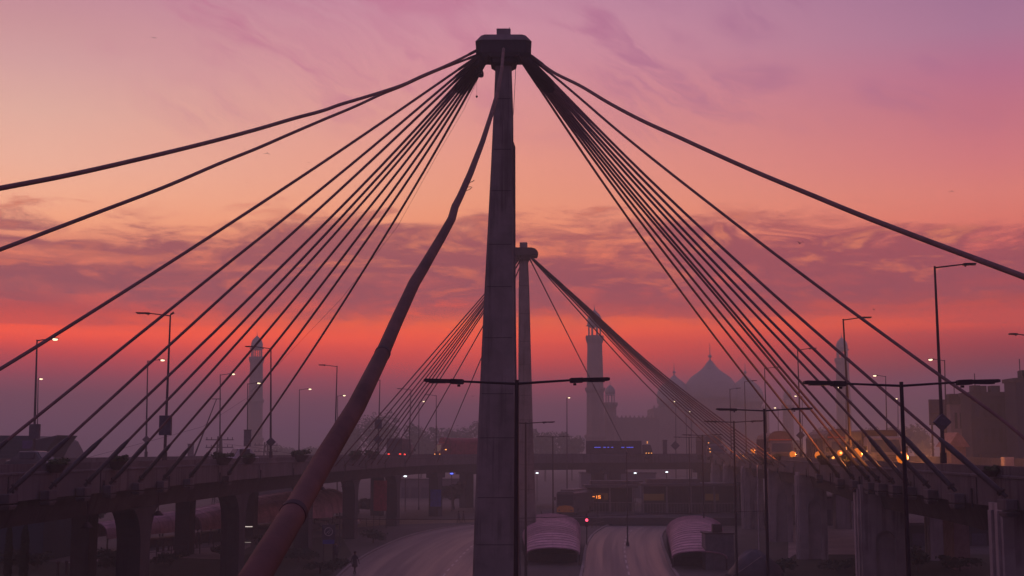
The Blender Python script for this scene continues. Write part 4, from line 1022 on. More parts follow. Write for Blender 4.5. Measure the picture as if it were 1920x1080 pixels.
# bus at the station
b0 = at(1043, 950, 196)
bus = thing('bus', (at(1060, 950, 196).x, 196, 1.1), 'dim bus with mustard yellow lower front at the ground level station', 'bus', None, R(-17))
pr = [(-1.35, .35), (1.35, .35), (1.35, 3.2), (1.15, 3.45), (-1.15, 3.45), (-1.35, 3.2)]
MB().ext(pr, 'y', 0, 12).build('body', mat('bus_grey', (.07, .06, .06), .5), bus, bevel=.05)
MB().b2((-1.0, 1, 3.452), (1.0, 9, 3.75)).build('roof_unit', mat('bus_roof', (.12, .11, .11), .6), bus)
MB().b2((-1.22, -.03, 1.55), (1.22, -.003, 3.05)).build('windscreen', M_GLASS, bus)
MB().ext([(-1.28, .5), (1.28, .5), (1.28, 1.1), (.9, 1.38), (0, 1.5), (-.9, 1.38), (-1.28, 1.1)], 'y', -.06, -.003).build('front_panel', mat('mustard', (.55, .26, .04), .5, var=.15), bus)
for k in range(5): MB().b2((-1.38, 1.5 + 2 * k, 1.5), (-1.352, 3.1 + 2 * k, 2.7)).build('side_window', M_GLASS, bus)
for s in (-1, 1):
    for y in (2, 9.5): wheel(bus, s * 1.25, y, .5)
    MB().b2((s * 1.38, -.3, 2.2), (s * 1.6, -.15, 2.7)).build('mirror', M_RUST, bus)
    MB().tube([(s * .9, -.09, .75), (s * .9, -.06, .75)], .11, 10).build('headlight', M_LENSOFF, bus)
tag(MB().b2((at(1020, 950, 193).x, 190, 0), (at(1420, 950, 212).x, 213, 1.1)).build('platform', M_CONCD), 'raised concrete platform under the station and bus', 'platform')

# metro station
M_RAIL = mat('station_rail', (.16, .14, .14), .6); M_ROOF = mat('station_roof', (.07, .06, .065), .7); M_WARM = emit('warm_panel', (.75, .32, .08), .028)
def station(x0, x1, Y, ytop, label, warm):
    X0, X1 = at(x0, 940, Y).x, at(x1, 940, Y).x; zt = at(960, ytop, Y).z
    o = thing('bus_station', ((X0 + X1) / 2, Y, 1.1), label, 'bus station', 'low open bus stations')
    MB().b2((X0, Y - 1, zt - .45), (X1, Y + 6, zt)).build('roof', M_ROOF, o, True, bevel=.05)
    MB().b2((X0 + 1, Y + .5, zt + .02), (X0 + 9, Y + 4, zt + .6)).build('roof_box', M_ROOF, o, True)
    x = X0 + .3
    while x < X1: MB().b2((x - .12, Y - .1, 1.1), (x + .12, Y + .12, zt - .45)).build('column', M_RAIL, o, True); x += 3.6
    m = MB(); x = X0
    while x < X1: m.b2((x - .025, Y - .32, 1.1), (x + .025, Y - .27, 2.6)); x += .45
    m.b2((X0, Y - .34, 2.6), (X1, Y - .25, 2.68)); m.build('railing', M_RAIL, o, True)
    MB().b2((X0 + .5, Y + 4, 1.1), (X1 - .5, Y + 4.2, zt - .45)).build('back_wall', M_CONCD, o, True)
    for a, b in warm: MB().b2((at(a, 940, Y + 3.8).x, Y + 3.7, 2.9), (at(b, 940, Y + 3.8).x, Y + 3.8, 3.9)).build('lit_panel', M_WARM, o, True)
    return o
st1 = station(1096, 1196, 206, 909, 'dim flat roofed bus station right of the mustard bus', [(1105, 1140)])
st2 = station(1202, 1410, 203, 906, 'long dim bus station before the right flyover piers', [(1205, 1245), (1322, 1348)])
# LED sign reading -15
led = thing('led_sign', at(1121, 932, 190), 'small orange LED display reading -15 over the station', 'display sign')
MB().b2((-.95, 0, -.3), (.85, .15, .32)).build('housing', M_RUST, led)
MB().tube([(0, .08, -.3), (0, .08, -(led.location.z - 1.0))], .05, 6).build('post', M_POLEG, led)
m = MB(); mk = emit('led_orange', (1.0, .26, .04), 2.0)
def seg(x, z, w2, h2): m.b2((x, -.03, z), (x + w2, -.002, z + h2))
seg(-.75, .02, .3, .09); m.build('dash', mk, led); m = MB(); seg(-.22, -.2, .09, .42); m.build('digit', mk, led); m = MB(); seg(.05, .15, .34, .08); seg(.05, .02, .09, .15); seg(.05, -.03, .34, .08); seg(.3, -.18, .09, .17); seg(.05, -.2, .34, .08)
m.build('digit', mk, led)
tl = thing('traffic_light', (at(1100, 975, 150).x, 150, 0), 'traffic signal glowing red beside the left vaulted shelter', 'traffic light')
zt = at(1100, 975, 150).z
MB().tube([(0, 0, 0), (0, 0, zt + .7)], .06, 8).build('post', M_POLE, tl)
MB().b2((-.16, -.12, zt - .75), (.16, .07, zt + .22)).build('housing', M_RUST, tl)
MB().tube([(0, -.16, zt), (0, -.125, zt)], .16, 14).build('red_lens', emit('red_signal', (1.0, .06, .12), 3.5), tl)
MB().tube([(0, -.15, zt - .3), (0, -.125, zt - .3)], .1, 12).build('dark_lens', M_GLASS, tl)

# vaulted shelters (pink translucent sheets on arched ribs)
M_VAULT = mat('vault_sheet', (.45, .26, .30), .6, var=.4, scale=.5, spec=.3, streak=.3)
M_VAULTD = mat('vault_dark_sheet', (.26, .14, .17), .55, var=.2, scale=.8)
def vault(x0, x1, yb, ytop, depth, yaw, label, dark=None, band=True, z0=1.25, z1=3.5, w1=1.42):
    """low shell roof that rises and widens away from its front opening"""
    g0 = ground_at((x0 + x1) / 2, yb); Y = g0.y; W0 = (x1 - x0) * Y / F / 2
    o = thing('vaulted_shelter', (g0.x, Y, 0), label, 'shelter', 'barrel vaulted shelters', yaw)
    n = 18
    def sec(t):
        cz = z0 + (z1 - z0) * math.sin(min(1, t * 1.25) * math.pi / 2); hw = W0 * (1 + (w1 - 1) * t ** .9) * (1 + .0 * t); ed = .62 * cz if cz < 2 else 1.24 + (cz - 2) * .18
        return [(-hw * math.cos(math.pi * i / n), ed + (cz - ed) * math.sin(math.pi * i / n) ** .8 if 0 < i < n else ed) for i in range(n + 1)]
    bays = 7
    for b in range(bays):
        rings = []
        for q in range(5):
            t = (b + q / 4 * .995) / bays; A = sec(t); y = depth * t
            rings.append([(x, y, z) for x, z in A] + [(x * .985, y, z - .07) for x, z in reversed(A)])
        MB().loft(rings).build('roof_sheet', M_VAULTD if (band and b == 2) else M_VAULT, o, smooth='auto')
    MR = mat('vault_rib', (.36, .21, .24), .6)
    for b in range(0, bays * 3 + 1):
        t = b / (bays * 3); A = sec(t); MB().tube([(x * 1.003, depth * t, z + .02) for x, z in A], .03, 4).build('rib', MR, o)
    for i in range(1, n, 2):
        MB().tube([(sec(q / 20)[i][0], depth * q / 20, sec(q / 20)[i][1] + .02) for q in range(21)], .018, 4).build('purlin', MR, o)
    A = sec(0); MB().tube([(x, -.02, z) for x, z in A], .07, 6).build('front_rim', M_VAULTD, o)
    for s in (-1, 1):
        for b in range(bays + 1):
            A = sec(b / bays); y = depth * b / bays; MB().b2((s * A[-1][0] * .98 - .06, y + .02, 0), (s * A[-1][0] * .98 + .06, y + .14, A[-1][1])).build('column', M_RUST, o)
    MB().b2((-W0 * .95, depth * .12, 0), (W0 * .95, depth * .95, .8)).build('inner_wall', M_RUST, o)
    A = sec(1); MB().ext([(x * .96, z - .12) for x, z in A], 'y', depth * .985, depth * .995).build('end_panel', M_ROOF, o)
    return o
v1 = vault(988, 1086, 1060, 0, 30, R(-1.2), 'pink barrel vaulted shelter with one dark bay, right of the near pylon', z0=1.6, z1=3.3, w1=1.4)
v2 = vault(1262, 1362, 1068, 0, 30, R(-7), 'pink barrel vaulted shelter right of wet road, behind the kiosk', band=False, z0=1.6, z1=3.3, w1=1.3)
v3 = vault(150, 205, 1035, 0, 46, R(-22), 'pink vaulted roof glimpsed under the left flyover left of first pier', band=False, z0=3, z1=4.2)
v4 = vault(300, 380, 1020, 0, 44, R(-14), 'large pink vaulted roof under the left flyover between two piers', band=False, z0=3.6, z1=5)

# kiosk
kp = ground_at(1350, 1068)
ks = thing('kiosk', (kp.x, kp.y, 0), 'corrugated kiosk box with a small unit on top, before right shelter', 'kiosk')
MB().b2((-1.25, 0, 0), (1.25, 2.4, 3.1)).build('wall', mat('kiosk_grey', (.13, .12, .13), .6), ks)
m = MB()
for k in range(14): m.b2((-1.22 + k * .18, -.05, .1), (-1.14 + k * .18, -.002, 3.0))
m.build('corrugation', mat('kiosk_grey', ()), ks)
MB().b2((-1.35, -.1, 3.1), (1.35, 2.5, 3.22)).build('roof', M_RUST, ks)
MB().b2((-.5, .5, 3.225), (.35, 1.3, 3.95)).build('roof_unit', M_RUST, ks, bevel=.03)
cv = ground_at(1415, 1085); cvo = thing('covered_heap', (cv.x, cv.y, 0), 'dark tarpaulin covered heap right of the kiosk', 'heap')
r = random.Random(5); rings = []
for k in range(7):
    z = [0, .5, 1.0, 1.5, 1.9, 2.2, 2.35][k]; rr_ = [2.3, 2.2, 1.9, 1.5, 1.1, .6, .15][k]
    rings.append([(rr_ * (1 + .12 * math.sin(3 * a + k)) * math.cos(a), rr_ * .8 * (1 + .1 * math.cos(2 * a + k)) * math.sin(a), z + .08 * math.sin(5 * a)) for a in [2 * math.pi * j / 20 for j in range(20)]])
MB().loft(rings).build('tarpaulin', mat('tarp', (.05, .045, .06), .5, var=.3, scale=2), cvo, smooth=True)
MB().tube([(-2.4, -.6, .05), (-1.2, -1.6, .9), (.3, -1.4, 1.9), (1.2, 1.0, 1.3)], .03, 5).build('rope', M_KERB, cvo)

# sign with round emblem, banner, blue sign
sp_ = at(616, 1003, 118); so = thing('sign_board', (sp_.x, 118, 0), 'dark square sign with round white emblem and blue band below', 'sign')
z1, z0 = at(616, 984, 118).z, at(616, 1012, 118).z; zb = at(616, 1020, 118).z
MB().b2((-.58, 0, z0), (.58, .12, z1)).build('panel', M_SIGN, so); MB().b2((-.5, -.01, zb), (.5, .11, z0 - .01)).build('blue_band', mat('blue_paint', (.02, .04, .25), .5), so)
m = MB()
ring = [[(math.cos(t) * .38, -.02, (z0 + z1) / 2 + .05 + math.sin(t) * .38) for t in [2 * math.pi * j / 24 for j in range(24)]], [(math.cos(t) * .31, -.02, (z0 + z1) / 2 + .05 + math.sin(t) * .31) for t in [2 * math.pi * j / 24 for j in range(24)]]]
m.loft(ring, caps=False); cz = (z0 + z1) / 2 + .05
m.tube([(-.2, -.02, cz - .16), (.16, -.02, cz + .22)], .03, 4); m.tube([(-.02, -.02, cz - .2), (.2, -.02, cz + .12)], .022, 4); m.build('emblem', M_LINE, so)
for s in (-1, 1): MB().tube([(s * .42, .06, 0), (s * .42, .06, zb)], .05, 6).build('post', M_POLE, so)
def pbox(x0, y0, x1, y1, Y, th=.12):
    a, b = at(x0, y0, Y), at(x1, y1, Y); return (a.x, Y, b.z), (b.x, Y + th, a.z)
a, b = pbox(701, 901, 725, 958, 183); bo = thing('banner', ((a[0] + b[0]) / 2, 183, 0), 'red banner hung on a pier under the left flyover', 'banner')
MB().b2(a, b).build('cloth', mat('banner_red', (.30, .03, .05), .7, var=.3), bo, True)
m = MB(); [m.tube([(x_, 183.06, 0), (x_, 183.06, b[2] + .1)], .05, 6) for x_ in (a[0] + .05, b[0] - .05)]; m.build('post', M_POLE, bo, True)
a, b = pbox(807, 918, 827, 951, 214); bo = thing('sign_board', ((a[0] + b[0]) / 2, 214, 0), 'dull blue sign on a pier under the far flyover', 'sign')
MB().b2(a, b).build('panel', mat('sign_blue', (.02, .05, .30), .5, var=.3), bo, True); MB().tube([((a[0] + b[0]) / 2, 214.2, 0), ((a[0] + b[0]) / 2, 214.2, b[2])], .07, 6).build('post', M_POLE, bo, True)
MB().b2((a[0] - .08, 213.98, a[2] - .06), (b[0] + .08, 213.995, a[2] + .1)).build('frame', M_POLEG, bo, True)

# white flood lamps under the far flyover
M_WHITE = emit('white_flood', (.85, .93, 1.0), 2.6); M_BLU2 = emit('blue_flood', (.1, .15, 1.0), 2.2)
for x, y, lab, mm in ((1007, 887, 'white flood lamp just right of the distant pylon', M_WHITE), (1142, 887.5, 'white flood lamp below the truck', M_WHITE), (1191, 887, 'white flood lamp right of the one below the truck', M_WHITE),
                      (1250, 885, 'rightmost white flood lamp under the far flyover', M_WHITE), (760, 893, 'white flood lamp left of the blue one', M_WHITE), (847, 888, 'deep blue flood lamp under the far flyover', M_BLU2), (1736, 1000, 'tiny white lamp under the right flyover beside double lamp', M_WHITE)):
    Y = 272 if y < 950 else 190
    if 700 < x < 900: Y = 232
    P = at(x, y, Y); o = thing('flood_lamp', (P.x, Y, 0), lab, 'flood lamp', 'flood lamps at street level')
    MB().tube([(0, .2, 0), (0, .2, P.z + .1)], .07, 6).build('pole', M_POLEG, o)
    MB().b2((-.34, 0, P.z - .16), (.34, .3, P.z + .2)).build('housing', M_RUST, o)
    MB().lathe([(.02, -.13), (.24, -.1), (.3, 0), (.24, .1), (.02, .13)], (0, -.06, P.z), 12).build('lens', mm, o)
# amber warning lamps on the right parapet
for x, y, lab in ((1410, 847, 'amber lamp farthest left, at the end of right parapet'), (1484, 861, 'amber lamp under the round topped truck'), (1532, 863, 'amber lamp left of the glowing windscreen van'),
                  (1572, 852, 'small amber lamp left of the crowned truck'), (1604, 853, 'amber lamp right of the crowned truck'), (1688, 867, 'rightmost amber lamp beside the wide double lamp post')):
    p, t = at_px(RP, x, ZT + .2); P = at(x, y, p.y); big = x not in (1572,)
    o = thing('warning_lamp', (p.x + .0, p.y, ZT), lab, 'warning lamp', 'amber warning lamps along the right parapet')
    h = max(.12, P.z - ZT); MB().tube([(.12, 0, -.05), (.12, 0, h)], .03, 6).build('bracket', M_RUST, o)
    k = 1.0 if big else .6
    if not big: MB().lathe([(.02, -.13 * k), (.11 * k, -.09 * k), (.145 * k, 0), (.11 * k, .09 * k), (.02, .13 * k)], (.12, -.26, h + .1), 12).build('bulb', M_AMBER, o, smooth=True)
    MB().lathe([(.02, -.33 * k), (.24 * k, -.24 * k), (.33 * k, 0), (.24 * k, .24 * k), (.02, .33 * k)], (.12, 0, h + .1), 14).build('halo_shell', M_AMBHALO, o, smooth=True)  # oversized glowing shell, added to imitate the halo round the lamp
    if big:
        L = bpy.data.lights.new('amber_light', 'POINT'); L.energy = 1400; L.color = (1, .30, .06); L.shadow_soft_size = .09
        lo = bpy.data.objects.new('amber_light', L); COL.objects.link(lo); lo.parent = o; lo.location = (1.5, .6, h + .15)
# tail lamps and odd lights of traffic on the far left
for x, y, Y, mm, lab in ((742, 856, 208, M_RED, 'motorbike tail lamp left of the hazy lorry'), (759, 852, 210, M_RED, 'brighter motorbike tail lamp under the hazy lorry'), (836, 843, 225, M_AMB2, 'motorbike headlamp before the red lorry')):
    P = at(x, y, Y); o = thing('motorbike', (P.x, Y, DZ), 'small ' + lab.replace('motorbike', 'motorbike with its').replace('its tail lamp', 'red tail lamp lit').replace('its headlamp', 'amber headlamp lit'), 'motorbike', 'motorbikes on the left flyover')
    for yy in (0.1, 1.35):
        MB().tube([(-.05, yy, .3), (.05, yy, .3)], .3, 14).build('wheel', M_TYRE, o)
    MB().tube([(0, .1, .35), (0, .3, .85), (0, .8, .7), (0, 1.35, .35)], [.04, .06, .12, .05], 8).build('frame', M_RUST, o)
    MB().b2((-.12, .55, .78), (.12, 1.25, .88)).build('seat', M_TYRE, o, bevel=.03)
    MB().tube([(-.33, .3, 1.0), (.33, .3, 1.0)], .02, 6).build('handlebar', M_RUST, o)
    MB().lathe([(.02, -.1), (.12, -.06), (.16, 0), (.12, .06), (.02, .1)], (0, -.05, P.z - DZ), 10).build('lamp', mm, o)
# fluorescent strips left of the stay pipe
for x, y, lab in ((463, 987.5, 'white tube lamp left of stay pipe, upper one'), (460, 1017, 'white tube lamp left of stay pipe, lower one')):
    P = at(x, y, 150); o = thing('tube_lamp', (P.x, 150, P.z), lab, 'tube lamp', 'tube lamps at the street stalls')
    MB().tube([(-.62, 0, 0), (.62, 0, 0)], .035, 8).build('tube', emit('tube_white' if y < 1000 else 'tube_dim', (1.0, .85, .75), 1.0 if y < 1000 else .25), o); MB().b2((-.7, .03, -.02), (.7, .12, .12)).build('fixture', M_RUST, o)
    MB().tube([(0, .1, .1), (0, .1, -P.z)], .03, 6).build('post', M_RUST, o)
# hanging spotlights below the left girder
for x, Y, lab in ((314, 86, 'spotlight hanging below the left girder near the curved haunch'), (184, 66, 'spotlight hanging under left girder over the pink roof'), (616, 155, 'small hanging lamp under left girder right of stay pipe'), (655, 166, 'second small hanging lamp under left girder right of stay pipe')):
    p, t = at_Y(LP, Y); o = thing('spotlight', (p.x - .9, p.y, 8.25), lab, 'spotlight', 'spotlights under the left flyover')
    p2 = at_px(LP, x, 6.6)[0]; o.location = (p2.x - .6, p2.y, 8.25)
    MB().tube([(0, 0, 0), (0, 0, -1.55)], .035, 6).build('rod', M_RUST, o); MB().lathe([(.12, -1.55), (.2, -1.65), (.36, -1.82), (.33, -1.84)], (0, 0, 0), 12).build('shade', M_RUST, o)

# bollards
for i, (x, y) in enumerate([(296, 1035), (306, 1034), (316, 1033), (326, 1032), (343, 1031), (352, 1030), (361, 1029), (369, 1028), (108, 1080), (124, 1079), (138, 1078), (150, 1077), (165, 1076)]):
    p = ground_at(x, y); o = MB(); hh = 1.25
    o.lathe([(.14, 0), (.12, .1), (.10, hh * .8), (.15, hh * .85), (.15, hh * .95), (.03, hh)], (0, 0, 0), 10)
    ob = o.build('bollard', M_RUST); ob.location = (p.x, p.y, 0)
    tag(ob, '%s bollard from the left %s' % (['first', 'second', 'third', 'fourth', 'fifth', 'sixth', 'seventh', 'eighth'][i if i < 8 else i - 8], 'in the row between the two left piers' if i < 8 else 'in the bottom left corner row'), 'bollard', 'bollards between the two left piers' if i < 8 else 'bollards in the bottom left corner')

# ------------------------------------------------------------------ buildings
def windows(o, x0, x1, z0, z1, Y, nx, nz, m, fw=.5, fh=.55):
    for i in range(nx):
        for j in range(nz):
            cx = x0 + (x1 - x0) * (i + .5) / nx; cz = z0 + (z1 - z0) * (j + .5) / nz; a, b = (x1 - x0) / nx * fw / 2, (z1 - z0) / nz * fh / 2
            f = MB().b2((cx - a, Y - .05, cz - b), (cx + a, Y - .004, cz + b)).build('window', m, o, True)
            MB().b2((cx - a - .08, Y - .12, cz - b - .1), (cx + a + .08, Y - .004, cz - b - .01)).build('sill', M_CONCD, f, True)
def block_b(x0, x1, ytop, Y, dep, label, c, nx, nz, ybase=890, parts=None):
    X0, X1 = at(x0, 800, Y).x, at(x1, 800, Y).x; zt = at(960, ytop, Y).z
    o = thing('building', ((X0 + X1) / 2, Y, 0), label, 'building', 'buildings at the right edge')
    MB().b2((X0, Y, 0), (X1, Y + dep, zt)).build('wall', mat('wall_%.2f_%.2f' % c[:2], c, .9, var=.2, scale=.4), o, True)
    MB().b2((X0 - .2, Y - .25, zt), (X1 + .2, Y + dep + .2, zt + .5)).build('parapet', M_CONCD, o, True)
    if nx: windows(o, X0 + .4, X1 - .4, 1, zt - .3, Y, nx, nz, M_GLASS)
    r_ = random.Random(int(x0)); m = MB()
    for k in range(3):
        xx = r_.uniform(X0 + 1, X1 - 1); m.box((xx, Y + 2, zt + .9), (r_.uniform(.8, 1.8), 1.4, r_.uniform(.8, 1.6)))
    MB().b2((X0 + (X1 - X0) * .15, Y - .9, zt * .55), (X0 + (X1 - X0) * .8, Y - .02, zt * .55 + .25)).build('balcony', M_CONCD, o, True)
    m.tube([(X0 + 1, Y + 1, zt + .4), (X0 + 1, Y + 1, zt + 3)], .06, 5); m.build('roof_tank', M_CONCD, o, True)
    return o
block_b(1822, 1902, 742, 176, 4, 'dark hazy building behind the right flyover, middle height', (.022, .022, .042), 5, 5)
block_b(1908, 2010, 716, 170, 4, 'tallest dark building at the right edge of the picture', (.018, .018, .036), 6, 6)
block_b(1783, 1813, 758, 190, 3, 'pale narrow building beside the billboard at right', (.16, .12, .12), 2, 4)
bb = thing('billboard', (at(1760, 780, 160).x, 160, 0), 'square billboard on legs left of the pale narrow building', 'billboard')
a, b = pbox(1742, 749, 1775, 797, 160, .3); MB().b2(a, b).build('panel', M_SIGN, bb, True); zc = a[2] + (b[2] - a[2]) * .45
MB().b2((a[0], 159.95, zc - .06), (b[0], 159.99, zc + .06)).build('rail', M_RUST, bb, True)
m = MB(); [m.tube([(x_, 160.2, 0), (x_, 160.2, b[2])], .12, 6) for x_ in (a[0] + .3, b[0] - .3)]; m.build('leg', M_RUST, bb, True)
# small pitched kiosk and white box beyond the right parapet
o = thing('guard_hut', (at(1805, 840, 120).x, 120, 0), 'small brownish hut with a pitched roof behind right parapet', 'hut')
a, b = pbox(1782, 838, 1812, 872, 120, 3); MB().b2((a[0], 120, 0), (b[0], 123, b[2])).build('wall', mat('hut_brown', (.2, .13, .12), .8), o, True)
MB().ext([(a[0] - .3, b[2] + .01), (b[0] + .3, b[2] + .01), (b[0] - .3, b[2] + .9), (a[0] + .6, b[2] + 1.3)], 'y', 119.7, 123.3).build('roof', mat('hut_roof', (.26, .15, .13), .8), o, True)
a, b = pbox(1883, 857, 1902, 876, 80, 2); o = thing('utility_cabinet', ((a[0] + b[0]) / 2, 80, 0), 'pale square cabinet behind planter on right flyover', 'cabinet')
MB().b2((a[0], 80, DZ), (b[0], 80.6, b[2])).build('box', mat('pale_box', (.3, .26, .27), .6), o, True, bevel=.02); MB().b2((a[0] + .06, 79.97, DZ + .1), (b[0] - .06, 79.997, b[2] - .1)).build('door', mat('pale_door', (.26, .22, .24), .6), o, True)
o.location.z = DZ
for ch in kids(o):
    for v in ch.data.vertices: v.co.z -= DZ

# dark winged building at left
Yb = 128
bl = thing('building', (at(40, 830, Yb).x, Yb, 0), 'dark teal building with an upswept pointed roof at left edge', 'building')
X = lambda px: at(px, 830, Yb).x
Z = lambda py: at(960, py, Yb).z
mt = mat('teal_wall', (.012, .032, .052), .6, var=.25, scale=.3)
MB().ext([(X(-60), 0), (X(88), 0), (X(90), Z(862)), (X(70), Z(826)), (X(53), Z(817)), (X(-60), Z(816))], 'y', Yb, Yb + 12).build('wall', mt, bl, True)
MB().ext([(X(60), Z(846)), (X(88), Z(858)), (X(97), Z(838)), (X(113), Z(816)), (X(72), Z(825))], 'y', Yb - .8, Yb + 5).build('roof_wing', mat('wing_dark', (.02, .022, .045), .55, var=.2, scale=.3), bl, True)
m = MB()
for k in range(5): m.b2((X(-40), Yb - .06, Z(826 + k * 9)), (X(60), Yb - .004, Z(825 + k * 9)))
m.build('cladding_joint', M_SIGN, bl, True)
MB().b2((X(44), Yb - .3, Z(841)), (X(70), Yb - .01, Z(826))).build('sign_panel', mat('indigo_sign', (.05, .03, .14), .6), bl, True)
# billboard mast with antenna behind left flyover, pylons of power line
def pylon_mast(x, ytop, Y, label, arms=4, hw=.9):
    T = at(x, ytop, Y); o = thing('lattice_mast', (T.x, Y, 0), label, 'mast', 'power masts behind the left flyover'); h = T.z; m = MB()
    for sx in (-1, 1):
        for sy in (-1, 1): m.tube([(sx * hw, sy * hw, 0), (sx * hw * .3, sy * hw * .3, h)], .09, 4)
    k = 0; z = 1.0
    while z < h - 1:
        w1 = hw * (1 - .7 * z / h); w2 = hw * (1 - .7 * (z + 1.4) / h); s = 1 if k % 2 else -1
        m.tube([(-s * w1, -w1, z), (s * w2, -w2, z + 1.4)], .05, 4); m.tube([(-s * w1, w1, z), (s * w2, w2, z + 1.4)], .05, 4); z += 1.4; k += 1
    m.build('lattice', M_POLEG, o)
    m = MB()
    for i in range(arms):
        zz_ = h - .6 - i * 1.3; m.tube([(-2.4, 0, zz_), (2.4, 0, zz_)], .08, 5)
        for s in (-2.2, -1.4, 1.4, 2.2): m.tube([(s, 0, zz_), (s, 0, zz_ + .45)], .07, 5)
    m.build('crossarm', M_POLEG, o)
pylon_mast(412, 818, 230, 'power mast with crossarms behind white car', 4); pylon_mast(499, 829, 270, 'fainter power mast right of diamond sign lamp', 3)
# leaning rod
o = thing('leaning_mast', at(357, 874, 160), 'thin mast leaning to the right behind the left cables', 'mast')
a = at(357, 874, 160); b = at(406, 748, 160); o.location = (a.x, 160, 0)
MB().tube([(0, 0, 0), (0, 0, a.z), b - Vector((a.x, 160, 0))], [.16, .12, .05], 6).build('shaft', M_POLEG, o); MB().box(b - Vector((a.x, 160, 0)), (1.1, .12, .08)).build('tip', M_POLEG, o)
for x, Yw, lab in ((358, 200, 'small roadside board behind left flyover, left of white car'), (463.5, 168, 'box sign on the lamp before the left minaret')):
    P = at(x, 822 if x > 400 else 846, Yw); o = thing('sign_board', (P.x, Yw + (.3 if x > 400 else 0), 0), lab, 'sign'); hh = 1.0
    MB().b2((-.45, -.2, P.z - hh), (.45, -.08, P.z + hh)).build('panel', M_SIGNG, o); MB().tube([(0, 0, 0), (0, 0, P.z + hh)], .07, 6).build('post', M_POLEG, o); MB().b2((-.5, -.23, P.z + hh), (.5, -.05, P.z + hh + .1)).build('frame', M_RUST, o)
for x, y0, x1, y1, Y, lab in ((1243, 826, 1251, 850, 258, 'dark post like kiosk standing left of the lamp with diamond sign'), ):
    a, b = pbox(x, y0, x1, y1, Y, .8); o = thing('cabinet', ((a[0] + b[0]) / 2, Y, DZ), lab, 'cabinet')
    MB().b2((a[0], Y, DZ), (b[0], Y + .8, b[2])).build('box', M_SIGN, o, True, bevel=.03); MB().b2((a[0] - .06, Y - .06, b[2]), (b[0] + .06, Y + .86, b[2] + .12)).build('lid', M_RUST, o, True)
# low distant buildings and walls under/behind flyovers
for x0, x1, yt, Y, lab, c in ((440, 560, 905, 235, 'low dim building under the left flyover behind the stay pipe', (.10, .085, .10)), (20, 130, 975, 165, 'low grey building under the left flyover near cypresses', (.13, .11, .13)),
                          (1090, 1230, 888, 300, 'low hazy building beyond the far flyover', (.14, .12, .14)), (730, 880, 900, 300, 'low hazy building beyond the far flyover left of near pylon', (.12, .10, .12)),
                          (1500, 1660, 935, 190, 'low building behind the right flyover piers', (.16, .13, .14)), (1700, 1900, 985, 150, 'dark low building under the right flyover', (.025, .022, .028))):
    X0, X1 = at(x0, 940, Y).x, at(x1, 940, Y).x; zt = at(960, yt, Y).z
    o = thing('building', ((X0 + X1) / 2, Y, 0), lab, 'building', 'low street level buildings')
    MB().b2((X0, Y, 0), (X1, Y + 8, zt)).build('wall', mat('low_%.2f_%.2f' % c[:2], c, .9, var=.3, scale=.4), o, True); MB().b2((X0 - .2, Y - .3, zt), (X1 + .2, Y + 8.2, zt + .3)).build('roof', M_ROOF, o, True)
    m = MB(); n = int((X1 - X0) / 2.2)
    for k in range(n): m.b2((X0 + .5 + k * 2.2, Y - .05, .05), (X0 + 2.1 + k * 2.2, Y - .004, zt * .6))
    m.build('shutter', M_SIGN, o, True)

# ------------------------------------------------------------------ people
def person_mesh(step=.22, arm=.1):
    """one continuous skinned body facing -y, 1.72 m"""
    V = [(0, 0, .92), (0, .01, 1.12), (0, .01, 1.38), (0, 0, 1.48), (0, -.02, 1.60), (0, -.02, 1.68)]; Rr = [.13, .125, .14, .055, .09, .075]
    E_ = [(0, 1), (1, 2), (2, 3), (3, 4), (4, 5)]
    def chain(root, pts):
        pr_ = root
        for p, rad in pts: V.append(p); Rr.append(rad); E_.append((pr_, len(V) - 1)); pr_ = len(V) - 1
    for s in (-1, 1):
        st = step * s
        chain(0, [((s * .09, 0, .86), .10), ((s * .10, -st * .5, .48), .065), ((s * .10, -st + (.06 if st < 0 else 0), .09), .042), ((s * .11, -st - .14, .04), .035)])
        chain(2, [((s * .19, .01, 1.38), .065), ((s * .25, arm * s, 1.12), .045), ((s * .27, -.05 + arm * 1.4 * s, .86), .033), ((s * .27, -.08 + arm * 1.6 * s, .77), .03)])
    me = bpy.data.meshes.new('person'); me.from_pydata(V, E_, []); o = bpy.data.objects.new('tmp', me); COL.objects.link(o)
    md = o.modifiers.new('s', 'SKIN'); 
    for i, v in enumerate(me.skin_vertices[0].data): v.radius = (Rr[i], Rr[i]); v.use_root = (i == 0)
    sb = o.modifiers.new('b', 'SUBSURF'); sb.levels = 1; sb.render_levels = 1
    dg = bpy.context.evaluated_depsgraph_get(); ev = o.evaluated_get(dg); out = bpy.data.meshes.new_from_object(ev); bpy.data.objects.remove(o)
    for p in out.polygons: p.use_smooth = True
    return out
PM = person_mesh(); M_CL = mat('dark_clothes', (.035, .03, .04), .9); M_HAIR = mat('black_hair', (.01, .01, .01), .7); M_SKIN = mat('skin', (.22, .12, .08), .6)
PM.materials.append(M_CL)
